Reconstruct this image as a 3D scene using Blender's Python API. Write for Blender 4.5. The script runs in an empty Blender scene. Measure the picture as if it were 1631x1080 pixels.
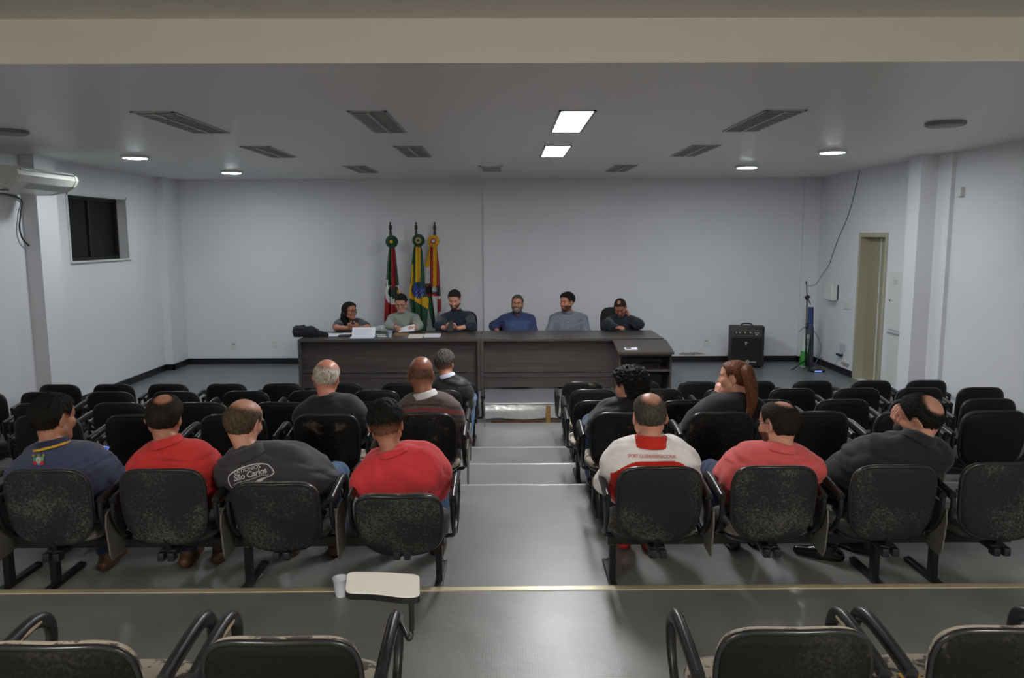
import bpy, bmesh, math, random
import numpy as np
from mathutils import Vector, Matrix
from mathutils.bvhtree import BVHTree
random.seed(7)
S = bpy.context.scene
COL = S.collection
R = math.radians
# ---------------------------------------------------------------- camera
FPX, IW, IH = 1249.0, 1631.0, 1080.0
CAMZ = 2.1
PITCH, YAW, ROLL = R(7.526), R(0.34), R(0.22)
cam_d = bpy.data.cameras.new('camera'); cam = bpy.data.objects.new('camera', cam_d); COL.objects.link(cam)
cam_d.sensor_fit = 'HORIZONTAL'; cam_d.sensor_width = 36.0; cam_d.lens = 36.0*FPX/IW
cam_d.clip_start = 0.05; cam_d.clip_end = 100
CM = Matrix.Rotation(-YAW, 4, 'Z') @ Matrix.Rotation(R(90)-PITCH, 4, 'X') @ Matrix.Rotation(-ROLL, 4, 'Z')
CM.translation = (0, 0, CAMZ)
cam.matrix_world = CM
S.camera = cam
CM3 = CM.to_3x3()
def ray(px, py): return CM3 @ Vector(((px-IW/2)/FPX, (IH/2-py)/FPX, -1.0))
def P(px, py, y):                      # point of the place seen at a pixel, at distance y
    d = ray(px, py); t = y/d.y; return Vector((d.x*t, y, CAMZ+d.z*t))
def PX(px, py, x):
    d = ray(px, py); t = x/d.x; return Vector((x, d.y*t, CAMZ+d.z*t))
def PZ(px, py, z):
    d = ray(px, py); t = (z-CAMZ)/d.z; return Vector((d.x*t, d.y*t, z))
def XAT(px, y, z):                     # x of pixel column px at distance y, height z
    lo, hi = -20.0, 20.0
    Mi = CM.inverted()
    for _ in range(50):
        m = (lo+hi)/2; c = Mi @ Vector((m, y, z)); u = IW/2 + FPX*c.x/(-c.z)
        if u < px: lo = m
        else: hi = m
    return (lo+hi)/2
# ---------------------------------------------------------------- world, view
W = bpy.data.worlds.new('world'); S.world = W; W.use_nodes = True
W.node_tree.nodes['Background'].inputs[0].default_value = (0.6, 0.65, 0.7, 1)
W.node_tree.nodes['Background'].inputs[1].default_value = 0.02
S.view_settings.view_transform = 'Standard'; S.view_settings.look = 'None'
S.view_settings.gamma = 1.0; S.view_settings.exposure = 0.0; S.view_settings.use_curve_mapping = False
L_PANEL, L_ROUND, L_REAR = 86.0, 125.0, 108.0       # emission strengths of the lamps
# ---------------------------------------------------------------- levels
CEIL = 3.01; CEIL_REAR = 3.235; Y_STEP = 4.33
XL, XR, YB, YF = -5.42, 5.08, 12.9, -4.2
Z0, Z1, Z2, Z3, Z4 = -0.25, -0.115, 0.01, 0.155, 0.27
N1, N2, N3, N4 = 8.06, 7.03, 5.97, 3.91            # nosings of the tiers
Y_STAGE = 9.72
# ---------------------------------------------------------------- materials
MATS = {}
def nodes_of(m): return m.node_tree.nodes, m.node_tree.links
def mat(name, col, rough=0.5, metal=0.0, spec=0.5, bump=0.0, bscale=200.0, var=0.0, vscale=8.0, emit=None, estr=0.0, sheen=0.0, coat=0.0, stretch=None):
    if name in MATS: return MATS[name]
    m = bpy.data.materials.new(name); m.use_nodes = True
    n, l = nodes_of(m); b = n['Principled BSDF']
    b.inputs['Base Color'].default_value = (*col, 1); b.inputs['Roughness'].default_value = rough
    b.inputs['Metallic'].default_value = metal; b.inputs['Specular IOR Level'].default_value = spec
    if sheen: b.inputs['Sheen Weight'].default_value = sheen
    if coat: b.inputs['Coat Weight'].default_value = coat
    if emit: b.inputs['Emission Color'].default_value = (*emit, 1); b.inputs['Emission Strength'].default_value = estr
    tc = n.new('ShaderNodeTexCoord'); src = tc.outputs['Object']
    if stretch:
        mp = n.new('ShaderNodeMapping'); mp.inputs['Scale'].default_value = stretch; l.new(src, mp.inputs[0]); src = mp.outputs[0]
    if var:
        t = n.new('ShaderNodeTexNoise'); t.inputs['Scale'].default_value = vscale; t.inputs['Detail'].default_value = 5
        l.new(src, t.inputs['Vector'])
        r = n.new('ShaderNodeValToRGB'); r.color_ramp.elements[0].position = .3; r.color_ramp.elements[1].position = .7
        r.color_ramp.elements[0].color = (*[c*(1-var) for c in col], 1); r.color_ramp.elements[1].color = (*[min(1, c*(1+var)) for c in col], 1)
        l.new(t.outputs['Fac'], r.inputs[0]); l.new(r.outputs[0], b.inputs['Base Color'])
    if bump:
        t2 = n.new('ShaderNodeTexNoise'); t2.inputs['Scale'].default_value = bscale; t2.inputs['Detail'].default_value = 3
        l.new(src, t2.inputs['Vector'])
        bp = n.new('ShaderNodeBump'); bp.inputs['Strength'].default_value = bump; bp.inputs['Distance'].default_value = .002
        l.new(t2.outputs['Fac'], bp.inputs['Height']); l.new(bp.outputs[0], b.inputs['Normal'])
    MATS[name] = m
    return m
def srgb(r, g, b):
    f = lambda c: (c/255/12.92) if c/255 <= .04045 else ((c/255+.055)/1.055)**2.4
    return (f(r), f(g), f(b))
def worn(name, base, wear, thr, scale, rough=.6, speck=0.0, sheen=0.0, bump=.3, soft=.08):
    """dark surface with pale worn or dusty patches; every chair draws its own pattern"""
    if name in MATS: return MATS[name]
    m = bpy.data.materials.new(name); m.use_nodes = True
    n, l = nodes_of(m); b = n['Principled BSDF']
    tc = n.new('ShaderNodeTexCoord'); oi = n.new('ShaderNodeObjectInfo')
    mul = n.new('ShaderNodeMath'); mul.operation = 'MULTIPLY'; mul.inputs[1].default_value = 37.0; l.new(oi.outputs['Random'], mul.inputs[0])
    ad = n.new('ShaderNodeVectorMath'); ad.operation = 'ADD'; l.new(tc.outputs['Object'], ad.inputs[0]); l.new(mul.outputs[0], ad.inputs[1])
    t = n.new('ShaderNodeTexNoise'); t.inputs['Scale'].default_value = scale; t.inputs['Detail'].default_value = 8; t.inputs['Roughness'].default_value = .65
    l.new(ad.outputs[0], t.inputs['Vector'])
    r = n.new('ShaderNodeValToRGB'); r.color_ramp.elements[0].position = thr; r.color_ramp.elements[1].position = thr+soft
    r.color_ramp.elements[0].color = (*base, 1); r.color_ramp.elements[1].color = (*wear, 1)
    l.new(t.outputs['Fac'], r.inputs[0])
    out = r.outputs[0]
    if speck:
        t3 = n.new('ShaderNodeTexNoise'); t3.inputs['Scale'].default_value = 3.5; t3.inputs['Detail'].default_value = 3; l.new(ad.outputs[0], t3.inputs['Vector'])
        t4 = n.new('ShaderNodeTexNoise'); t4.inputs['Scale'].default_value = 90; t4.inputs['Detail'].default_value = 4; l.new(ad.outputs[0], t4.inputs['Vector'])
        mm = n.new('ShaderNodeMath'); mm.operation = 'MULTIPLY'; l.new(t3.outputs['Fac'], mm.inputs[0]); l.new(t4.outputs['Fac'], mm.inputs[1])
        r2 = n.new('ShaderNodeValToRGB'); r2.color_ramp.elements[0].position = .25; r2.color_ramp.elements[1].position = .42
        r2.color_ramp.elements[0].color = (0, 0, 0, 1); r2.color_ramp.elements[1].color = (speck, speck, speck, 1)
        l.new(mm.outputs[0], r2.inputs[0])
        mx = n.new('ShaderNodeMixRGB'); mx.blend_type = 'MIX'; mx.inputs[2].default_value = (.16, .155, .15, 1)
        l.new(r2.outputs[0], mx.inputs[0]); l.new(out, mx.inputs[1]); out = mx.outputs[0]
    l.new(out, b.inputs['Base Color']); b.inputs['Roughness'].default_value = rough; b.inputs['Specular IOR Level'].default_value = .22
    if sheen: b.inputs['Sheen Weight'].default_value = sheen
    t2 = n.new('ShaderNodeTexNoise'); t2.inputs['Scale'].default_value = 250; l.new(tc.outputs['Object'], t2.inputs['Vector'])
    bp = n.new('ShaderNodeBump'); bp.inputs['Strength'].default_value = bump; bp.inputs['Distance'].default_value = .002
    l.new(t2.outputs['Fac'], bp.inputs['Height']); l.new(bp.outputs[0], b.inputs['Normal'])
    MATS[name] = m
    return m
# ---------------------------------------------------------------- mesh helpers
def new_obj(name, me, material=None, parent=None):
    o = bpy.data.objects.new(name, me); COL.objects.link(o)
    if material is not None and not me.materials:
        for mm in (material if isinstance(material, (list, tuple)) else [material]): me.materials.append(mm)
    if parent is not None: o.parent = parent
    return o
def obj(name, bm, material=None, parent=None, smooth=False, auto=None):
    bmesh.ops.recalc_face_normals(bm, faces=bm.faces[:])
    me = bpy.data.meshes.new(name); bm.to_mesh(me); bm.free()
    if smooth:
        for p in me.polygons: p.use_smooth = True
    if auto is not None:
        me.set_sharp_from_angle(angle=R(auto))
    return new_obj(name, me, material, parent)
def tag(o, label=None, cat=None, group=None, kind=None):
    if label: o['label'] = label
    if cat: o['category'] = cat
    if group: o['group'] = group
    if kind: o['kind'] = kind
    return o
def thing(name, label, cat, loc=(0, 0, 0), rz=0.0, group=None):
    o = bpy.data.objects.new(name, None); COL.objects.link(o); o.location = loc; o.rotation_euler = (0, 0, rz)
    o.empty_display_size = .1
    return tag(o, label, cat, group)
def BM(): return bmesh.new()
def box(bm, lo, hi, M=None, bev=0.0, mi=0):
    r = bmesh.ops.create_cube(bm, size=1.0); vs = r['verts']
    for v in vs:
        v.co = Vector(((lo[i]+hi[i])/2 + v.co[i]*(hi[i]-lo[i]) for i in range(3)))
    fs = list({f for v in vs for f in v.link_faces})
    if bev:
        es = list({e for f in fs for e in f.edges})
        rr = bmesh.ops.bevel(bm, geom=es, offset=bev, segments=2, affect='EDGES', profile=.5)
        vs = list({v for f in rr['faces'] for v in f.verts} | {v for v in vs if v.is_valid}); fs = list({f for v in vs for f in v.link_faces})
    for f in fs: f.material_index = mi
    if M is not None:
        for v in vs: v.co = M @ v.co
    return vs
def frame_from(d, hint=Vector((0, 0, 1))):
    d = d.normalized()
    if abs(d.dot(hint)) > .98: hint = Vector((1, 0, 0))
    a = d.cross(hint).normalized(); b = a.cross(d).normalized()
    return a, b
def tube(bm, pts, rad, seg=10, closed=False, cap=True, flat=1.0, hint=Vector((0, 0, 1)), mi=0):
    pts = [Vector(p) for p in pts]; n = len(pts); rings = []
    rads = rad if isinstance(rad, (list, tuple)) else [rad]*n
    for i, p in enumerate(pts):
        if closed: d = pts[(i+1) % n]-pts[i-1]
        else: d = pts[min(i+1, n-1)]-pts[max(i-1, 0)]
        a, b = frame_from(d, hint)
        rings.append([bm.verts.new(p + a*math.cos(2*math.pi*k/seg)*rads[i] + b*math.sin(2*math.pi*k/seg)*rads[i]*flat) for k in range(seg)])
    m = n if closed else n-1
    for i in range(m):
        r0, r1 = rings[i], rings[(i+1) % n]
        for k in range(seg):
            f = bm.faces.new((r0[k], r0[(k+1) % seg], r1[(k+1) % seg], r1[k])); f.material_index = mi
    if cap and not closed:
        f = bm.faces.new(rings[0]); f.material_index = mi
        f = bm.faces.new(list(reversed(rings[-1]))); f.material_index = mi
def lathe(bm, prof, seg=24, M=None, mi=0):
    rings = []
    for (r, z) in prof:
        ring = [bm.verts.new((max(r, 1e-5)*math.cos(2*math.pi*k/seg), max(r, 1e-5)*math.sin(2*math.pi*k/seg), z)) for k in range(seg)]
        if M is not None:
            for v in ring: v.co = M @ v.co
        rings.append(ring)
    for a, b in zip(rings[:-1], rings[1:]):
        for k in range(seg):
            f = bm.faces.new((a[k], a[(k+1) % seg], b[(k+1) % seg], b[k])); f.material_index = mi
    f = bm.faces.new(rings[0]); f.material_index = mi
    f = bm.faces.new(list(reversed(rings[-1]))); f.material_index = mi
def prism(bm, poly, d0, d1, M=None, mi=0):
    """polygon (x,y) extruded from z=d0 to z=d1"""
    a = [bm.verts.new((x, y, d0)) for x, y in poly]; b = [bm.verts.new((x, y, d1)) for x, y in poly]
    n = len(poly)
    fs = [bm.faces.new(list(reversed(a))), bm.faces.new(b)]
    for i in range(n): fs.append(bm.faces.new((a[i], a[(i+1) % n], b[(i+1) % n], b[i])))
    for f in fs: f.material_index = mi
    if M is not None:
        for v in a+b: v.co = M @ v.co
    return a+b
def rrect(w, h, r, n=6):
    pts = []
    for cx, cy, a0 in ((w/2-r, h/2-r, 0), (-w/2+r, h/2-r, 90), (-w/2+r, -h/2+r, 180), (w/2-r, -h/2+r, 270)):
        for k in range(n+1):
            a = R(a0+90*k/n); pts.append((cx+r*math.cos(a), cy+r*math.sin(a)))
    return pts
def layered(bm, outline, layers, place, mi=0):
    """stack of scaled copies of an outline joined into one pad; place(u, v, w) -> world"""
    rings = []
    for sc, w in layers:
        if sc == 0: rings.append([bm.verts.new(place(0, 0, w))])
        else: rings.append([bm.verts.new(place(u*sc, v*sc, w)) for u, v in outline])
    n = len(outline)
    for a, b in zip(rings[:-1], rings[1:]):
        for k in range(n):
            if len(a) == 1: q = (a[0], b[k], b[(k+1) % n])
            elif len(b) == 1: q = (a[k], a[(k+1) % n], b[0])
            else: q = (a[k], a[(k+1) % n], b[(k+1) % n], b[k])
            f = bm.faces.new(q); f.material_index = mi
def bez(p0, p1, p2, p3, n=12):
    p0, p1, p2, p3 = map(Vector, (p0, p1, p2, p3)); out = []
    for i in range(n+1):
        t = i/n; s = 1-t; out.append(p0*s**3+p1*3*s*s*t+p2*3*s*t*t+p3*t**3)
    return out
def catmull(pts, n=6):
    pts = [Vector(p) for p in pts]; out = []
    for i in range(len(pts)-1):
        a = pts[max(i-1, 0)]; b = pts[i]; c = pts[i+1]; d = pts[min(i+2, len(pts)-1)]
        for k in range(n):
            t = k/n
            out.append(.5*((2*b)+(c-a)*t+(2*a-5*b+4*c-d)*t*t+(3*b-a-3*c+d)*t**3))
    out.append(pts[-1]); return out
def dup(root, loc=None, rz=None):
    r = root.copy(); COL.objects.link(r)
    if loc is not None: r.location = loc
    if rz is not None: r.rotation_euler = (0, 0, rz)
    for ch in list(root.children):
        c = ch.copy(); COL.objects.link(c); c.parent = r
        for g in list(ch.children):
            d = g.copy(); COL.objects.link(d); d.parent = c
    return r
# ================================================================ the room
M_WALL = mat('wall_paint', srgb(216, 217, 222), .75, bump=.12, bscale=60, var=.03, vscale=1.2)
M_CEIL = mat('ceiling_paint', srgb(226, 225, 223), .38, bump=.05, bscale=40, spec=.35)
M_BEAM = mat('fascia_paint', srgb(226, 221, 210), .7, bump=.05, bscale=40)
M_BASE = mat('baseboard_black', srgb(22, 23, 28), .35)
M_BEIGE = mat('door_beige', srgb(150, 144, 120), .45)
M_DARKGAP = mat('dark_recess', (.01, .01, .01), .8)
def vinyl(name, col, rough, pat):
    m = bpy.data.materials.new(name); m.use_nodes = True
    n, l = nodes_of(m); b = n['Principled BSDF']; tc = n.new('ShaderNodeTexCoord')
    t = n.new('ShaderNodeTexNoise'); t.inputs['Scale'].default_value = 2.2; t.inputs['Detail'].default_value = 6; l.new(tc.outputs['Object'], t.inputs['Vector'])
    r = n.new('ShaderNodeValToRGB'); r.color_ramp.elements[0].position = .35; r.color_ramp.elements[1].position = .68
    r.color_ramp.elements[0].color = (*[c*.86 for c in col], 1); r.color_ramp.elements[1].color = (*[c*1.1 for c in col], 1)
    l.new(t.outputs['Fac'], r.inputs[0]); l.new(r.outputs[0], b.inputs['Base Color'])
    mr = n.new('ShaderNodeMapRange'); mr.inputs[3].default_value = rough-.06; mr.inputs[4].default_value = rough+.08
    l.new(t.outputs['Fac'], mr.inputs[0]); l.new(mr.outputs[0], b.inputs['Roughness'])
    b.inputs['Specular IOR Level'].default_value = .6
    # small raised lozenges of the vinyl + slow waviness of a loosely laid sheet
    mp = n.new('ShaderNodeMapping'); mp.inputs['Rotation'].default_value = (0, 0, R(45)); mp.inputs['Scale'].default_value = (1, 1, 1); l.new(tc.outputs['Object'], mp.inputs[0])
    v = n.new('ShaderNodeTexBrick'); v.inputs['Scale'].default_value = pat; v.inputs['Mortar Size'].default_value = .12; v.inputs['Mortar Smooth'].default_value = .6
    v.inputs['Color1'].default_value = (1, 1, 1, 1); v.inputs['Color2'].default_value = (.8, .8, .8, 1); v.inputs['Mortar'].default_value = (0, 0, 0, 1)
    l.new(mp.outputs[0], v.inputs['Vector'])
    w = n.new('ShaderNodeTexNoise'); w.inputs['Scale'].default_value = 9; w.inputs['Detail'].default_value = 2; l.new(tc.outputs['Object'], w.inputs['Vector'])
    b1 = n.new('ShaderNodeBump'); b1.inputs['Strength'].default_value = .25; b1.inputs['Distance'].default_value = .001; l.new(v.outputs['Color'], b1.inputs['Height'])
    b2 = n.new('ShaderNodeBump'); b2.inputs['Strength'].default_value = .25; b2.inputs['Distance'].default_value = .006; l.new(w.outputs['Fac'], b2.inputs['Height'])
    l.new(b1.outputs[0], b2.inputs['Normal']); l.new(b2.outputs[0], b.inputs['Normal'])
    MATS[name] = m; return m
M_VINYL = vinyl('grey_vinyl', srgb(122, 123, 121), .33, 28)
M_STAGE = vinyl('stage_vinyl', srgb(108, 110, 113), .32, 20)
M_NOSE = mat('step_nosing', srgb(205, 196, 165), .35, .3, bump=.1, bscale=30, var=.15, vscale=3)
M_ALU = mat('aluminium_nosing', srgb(205, 208, 205), .3, .6)

def struct(name, bm, m, **k): return tag(obj(name, bm, m, **k), kind='structure')
# floor: tiers stepping down to the pit before the stage
bm = BM()
for (y0, y1, z) in ((YF, N4, Z4), (N4, N3, Z3), (N3, N2, Z2), (N2, N1, Z1), (N1, Y_STAGE, Z0)):
    box(bm, (XL, y0, -.6), (XR, y1, z))
struct('floor', bm, M_VINYL)
bm = BM(); box(bm, (XL, Y_STAGE, -.6), (XR, YB, 0)); struct('floor_stage', bm, M_STAGE)
for i, (yy, z, hgt, mm) in enumerate(((N4, Z4, .028, M_NOSE), (N3, Z3, .018, M_ALU), (N2, Z2, .018, M_ALU), (N1, Z1, .018, M_ALU))):
    bm = BM(); w = .045 if i == 0 else .03
    box(bm, (XL+.02, yy-w, z-.002), (XR-.02, yy+.004, z+.004), bev=.002)
    box(bm, (XL+.02, yy-.001, z-.03), (XR-.02, yy+.004, z+.004))
    if i == 0:
        for k in range(14):
            lathe(bm, [(.006, 0), (.006, .0015), (.002, .002)], 8, Matrix.Translation((-4.9+k*.74, yy-.022, z+.004)))
    struct('trim_%d' % (i+1), bm, mm)
# walls
WY0, WY1, WZ0, WZ1 = 9.84, 11.32, 1.8, 2.62                        # window opening in the left wall
bm = BM(); T = .2
box(bm, (XL-T, YF, -.6), (XL, WY0, CEIL_REAR)); box(bm, (XL-T, WY1, -.6), (XL, YB+T, CEIL_REAR))
box(bm, (XL-T, WY0, -.6), (XL, WY1, WZ0)); box(bm, (XL-T, WY0, WZ1), (XL, WY1, CEIL_REAR))
box(bm, (XL, 8.92, -.3), (XL+.17, 9.32, CEIL)); box(bm, (XL, 12.32, -.05), (XL+.12, YB, CEIL))
struct('wall_left', bm, M_WALL)
DY0, DY1, DZ = 10.54, 11.29, 2.07                                 # door opening in the right wall
bm = BM()
box(bm, (XR, YF, -.6), (XR+T, DY0, CEIL_REAR)); box(bm, (XR, DY1, -.6), (XR+T, YB+T, CEIL_REAR)); box(bm, (XR, DY0, DZ), (XR+T, DY1, CEIL_REAR))
box(bm, (XR, DY0, -.6), (XR+T, DY1, 0)); 
box(bm, (XR-.25, 9.28, -.3), (XR, 9.56, CEIL)); box(bm, (XR-.05, 9.0, -.3), (XR, 9.28, CEIL)); box(bm, (XR-.26, 12.84, -.05), (XR, YB, CEIL))
struct('wall_right', bm, M_WALL)
bm = BM(); box(bm, (XL-T, YB, -.6), (XR+T, YB+T, CEIL_REAR))
px0, px1 = XAT(770, YB-.06, 1.5), XAT(803, YB-.06, 1.5)
box(bm, (px0, YB-.06, -.05), (px1, YB, CEIL))
struct('wall_back', bm, M_WALL)
bm = BM(); box(bm, (XL-T, YF-T, -.6), (XR+T, YF, CEIL_REAR)); struct('wall_rear', bm, M_WALL)
bm = BM(); box(bm, (XL-T, Y_STEP, CEIL), (XR+T, YB+T, CEIL+.5)); struct('ceiling', bm, M_CEIL)
bm = BM(); box(bm, (XL-T, YF-T, CEIL_REAR), (XR+T, Y_STEP, CEIL_REAR+.3)); struct('ceiling_rear', bm, M_BEAM)
bm = BM(); box(bm, (XL, Y_STEP-.012, CEIL-.002), (XR, Y_STEP, CEIL_REAR)); struct('trim_5', bm, M_BEAM)
# baseboards
bm = BM(); box(bm, (XL+.12, YB-.02, 0), (px0, YB, .095)); box(bm, (px0-.02, YB-.08, 0), (px1+.02, YB-.06, .095)); box(bm, (px1, YB-.02, 0), (XR-.26, YB, .095))
struct('baseboard_back', bm, M_BASE)
bm = BM(); box(bm, (XL, 9.74, 0), (XL+.02, 12.32, .095)); box(bm, (XL, 12.30, 0), (XL+.14, 12.32, .095)); box(bm, (XL+.12, 12.30, 0), (XL+.14, YB, .095))
struct('baseboard_left', bm, M_BASE)
bm = BM(); box(bm, (XR-.02, DY1+.06, 0), (XR, 12.84, .095)); box(bm, (XR-.28, 12.82, 0), (XR, 12.84, .095)); box(bm, (XR-.28, 12.82, 0), (XR-.26, YB, .095))
box(bm, (XR-.02, 9.74, 0), (XR, DY0-.06, .095))
struct('baseboard_right', bm, M_BASE)
# window 1: dark night glass in a white frame
M_WHITE = mat('white_frame', srgb(205, 206, 204), .4)
M_NIGHT = mat('night_glass', (.006, .006, .007), .3, spec=.12)
w = tag(bpy.data.objects.new('window_1', None), kind='structure'); COL.objects.link(w)
bm = BM(); f = .035
for a, b in (((XL-.17, WY0, WZ0), (XL-.12, WY1, WZ0+f)), ((XL-.17, WY0, WZ1-f), (XL-.12, WY1, WZ1)), ((XL-.17, WY0, WZ0), (XL-.12, WY0+f, WZ1)), ((XL-.17, WY1-f, WZ0), (XL-.12, WY1, WZ1)), ((XL-.17, (WY0+WY1)/2-.012, WZ0), (XL-.135, (WY0+WY1)/2+.012, WZ1))):
    box(bm, a, b)
bw = obj('window_frame', bm, mat('window_frame_dark', srgb(30, 30, 32), .5), w)
bm = BM(); box(bm, (XL-.165, WY0+.03, WZ0+.03), (XL-.155, WY1-.03, WZ1-.03)); obj('pane', bm, M_NIGHT, w)
bm = BM(); box(bm, (XL-.12, WY0-.03, WZ0-.025), (XL+.03, WY1+.03, WZ0), bev=.004); obj('window_sill', bm, M_WHITE, w)
bm = BM()
box(bm, (XL-.002, WY0-.03, WZ1), (XL+.012, WY1+.03, WZ1+.035)); box(bm, (XL-.002, WY0-.035, WZ0), (XL+.012, WY0, WZ1+.035)); box(bm, (XL-.002, WY1, WZ0), (XL+.012, WY1+.035, WZ1+.035))
obj('window_casing', bm, M_WHITE, w)
# door 1: beige double leaf in its frame
d = tag(bpy.data.objects.new('door_1', None), kind='structure'); COL.objects.link(d)
bm = BM(); j = .05
box(bm, (XR-.015, DY0-j, 0), (XR+.15, DY0+.012, DZ-.012)); box(bm, (XR-.015, DY1-.012, 0), (XR+.15, DY1+j, DZ-.012)); box(bm, (XR-.015, DY0-j, DZ-.0115), (XR+.15, DY1+j, DZ+j))
obj('door_frame', bm, mat('door_frame_beige', srgb(170, 166, 146), .45), d)
ym = DY0+.37
bm = BM(); box(bm, (XR+.115, DY0+.014, .006), (XR+.15, ym-.008, DZ-.014), bev=.003); lf = obj('door_leaf', bm, M_BEIGE, d)
bm = BM(); box(bm, (XR+.115, ym+.008, .006), (XR+.15, DY1-.014, DZ-.014), bev=.003); obj('door_leaf', bm, M_BEIGE, d)
bm = BM(); box(bm, (XR+.105, ym-.012, .006), (XR+.117, ym+.012, DZ-.014)); obj('meeting_strip', bm, M_WHITE, d)
bm = BM(); box(bm, (XR+.155, DY0+.002, .0), (XR+.19, DY1-.002, DZ-.002)); obj('door_back', bm, M_DARKGAP, d)
# ---------------------------------------------------------------- ceiling lamps
M_EMIT = mat('lit_tube_panel', (.9, .95, 1), .5, emit=(.98, .98, 1.0), estr=L_PANEL)
M_ROUND = mat('lit_round_lens', (.9, 1, .95), .5, emit=(.91, .99, 1.0), estr=L_ROUND)
M_LOUV = mat('louver_metal', srgb(160, 160, 158), .35, .5)
M_LREF = mat('louver_dark', srgb(62, 60, 58), .4, .3)
def troffer(x0, x1, y0, y1, lit, label, z=CEIL, group='recessed ceiling troffers'):
    cx, cy = (x0+x1)/2, (y0+y1)/2; w, h = x1-x0, y1-y0
    t = thing('ceiling_light', label, 'ceiling light', (cx, cy, z), 0, group)
    bm = BM(); e = .022
    for a, b in (((-w/2, -h/2, -.008), (w/2, -h/2+e, .0)), ((-w/2, h/2-e, -.008), (w/2, h/2, .0)), ((-w/2, -h/2, -.008), (-w/2+e, h/2, .0)), ((w/2-e, -h/2, -.008), (w/2, h/2, .0))): box(bm, a, b)
    obj('frame', bm, M_LOUV, t)
    if lit:
        bm = BM(); box(bm, (-w/2+e, -h/2+e, -.004), (w/2-e, h/2-e, -.001)); obj('diffuser', bm, M_EMIT, t)
        return t
    bm = BM(); box(bm, (-w/2+e, -h/2+e, -.003), (w/2-e, h/2-e, -.0005)); obj('reflector', bm, M_LREF, t)
    n = 11; poly = []; yl = -h/2+e; st = (h-2*e)/n; tw = .006        # spine with a tooth for each louver blade, one connected piece
    right = []
    for k in range(n):
        yy = yl+st*(k+.5); right += [(.012, yy-tw), (w/2-e-.003, yy-tw), (w/2-e-.003, yy+tw), (.012, yy+tw)]
    pts = [(.012, yl)]+right+[(.012, -yl)]; poly = pts+[(-x, y) for x, y in reversed(pts)]
    bm = BM(); prism(bm, poly, -.016, -.003)
    obj('louver', bm, M_LOUV, t)
    return t
rows = ((5.93, 7.12), (8.2, 9.3), (10.46, 11.55))
troffer(-2.76, -2.44, *rows[0], False, 'unlit louvered ceiling light, large, nearest on the far left')
troffer(-1.17, -.88, *rows[0], False, 'unlit louvered ceiling light, nearest one just left of centre')
troffer(.385, .665, *rows[0], True, 'bright lit ceiling panel, the nearer and larger of the two', group='lit ceiling panels')
troffer(1.91, 2.22, *rows[0], False, 'unlit louvered ceiling light, large, nearest on the right')
troffer(-2.72, -2.42, *rows[1], False, 'unlit louvered ceiling light beside the lit round lamps on the left')
troffer(-1.16, -.86, *rows[1], False, 'unlit louvered ceiling light behind the near one left of centre')
troffer(.385, .675, *rows[1], True, 'bright lit ceiling panel, the farther and smaller of the two', group='lit ceiling panels')
troffer(1.9, 2.2, *rows[1], False, 'unlit louvered ceiling light, second from the camera on the right')
troffer(-2.14, -1.84, *rows[2], False, 'small unlit louvered ceiling light nearest the back wall, on the left')
troffer(1.42, 1.72, *rows[2], False, 'small unlit louvered ceiling light nearest the back wall, on the right')
# off-white air grille near the back wall
t = thing('ceiling_vent', 'square white air grille in the ceiling near the back wall', 'vent', (-.21, 11.0, CEIL))
bm = BM()
for a, b in (((-.16, -.5, -.01), (.16, -.46, 0)), ((-.16, .46, -.01), (.16, .5, 0)), ((-.16, -.5, -.01), (-.13, .5, 0)), ((.13, -.5, -.01), (.16, .5, 0))): box(bm, a, b)
obj('frame', bm, M_CEIL, t)
bm = BM()
for k in range(10): box(bm, (-.13, -.44+k*.093, -.008), (.13, -.40+k*.093, -.001))
obj('slat', bm, mat('vent_slat', srgb(150, 150, 150), .5), t)
def round_lamp(x, y, lit, label):
    t = thing('round_ceiling_lamp', label, 'ceiling lamp', (x, y, CEIL), 0, 'round ceiling lamps')
    Mf = Matrix.Rotation(math.pi, 4, 'X')
    bm = BM(); lathe(bm, [(.155, 0), (.155, .018), (.145, .03), (.128, .032), (.128, .02)], 32, Mf)
    obj('rim', bm, M_WHITE if lit else mat('grey_rim', srgb(120, 120, 118), .5), t, smooth=True, auto=40)
    bm = BM(); lathe(bm, [(.127, .019), (.127, .03), (.09, .036), (.0, .038)], 32, Mf)
    obj('lens', bm, M_ROUND if lit else mat('unlit_lens', srgb(105, 105, 102), .4), t, smooth=True, auto=50)
round_lamp(-4.2, 9.09, True, 'lit round ceiling lamp on the left, the nearer one by the air conditioner')
round_lamp(-3.86, 11.24, True, 'lit round ceiling lamp on the left, the one nearer the back wall')
round_lamp(3.57, 8.76, True, 'lit round ceiling lamp on the right, the nearer one')
round_lamp(3.2, 10.64, True, 'lit round ceiling lamp on the right, the one nearer the back wall')
round_lamp(3.62, 6.62, False, 'unlit grey round ceiling lamp at the far right')
round_lamp(-4.27, 6.93, False, 'unlit grey round ceiling lamp at the far left edge')
# lamps of the same hall over the seats behind the camera
M_REAR = mat('lit_rear_panel', (.9, .9, .85), .5, emit=(1.0, .95, .85), estr=L_REAR)
for k, (x, y) in enumerate(((-2.4, -.9), (2.4, -.9))):
    t = thing('ceiling_light', 'warm lit ceiling panel over the rear seats, %s of the two' % ('left', 'right')[k], 'ceiling light', (x, y, CEIL_REAR), 0, 'rear ceiling panels')
    bm = BM(); box(bm, (-.17, -.62, -.012), (.17, .62, 0)); obj('frame', bm, M_LOUV, t)
    bm = BM(); box(bm, (-.15, -.6, -.075), (.15, .6, -.011), bev=.02); obj('diffuser', bm, M_REAR, t)
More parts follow.
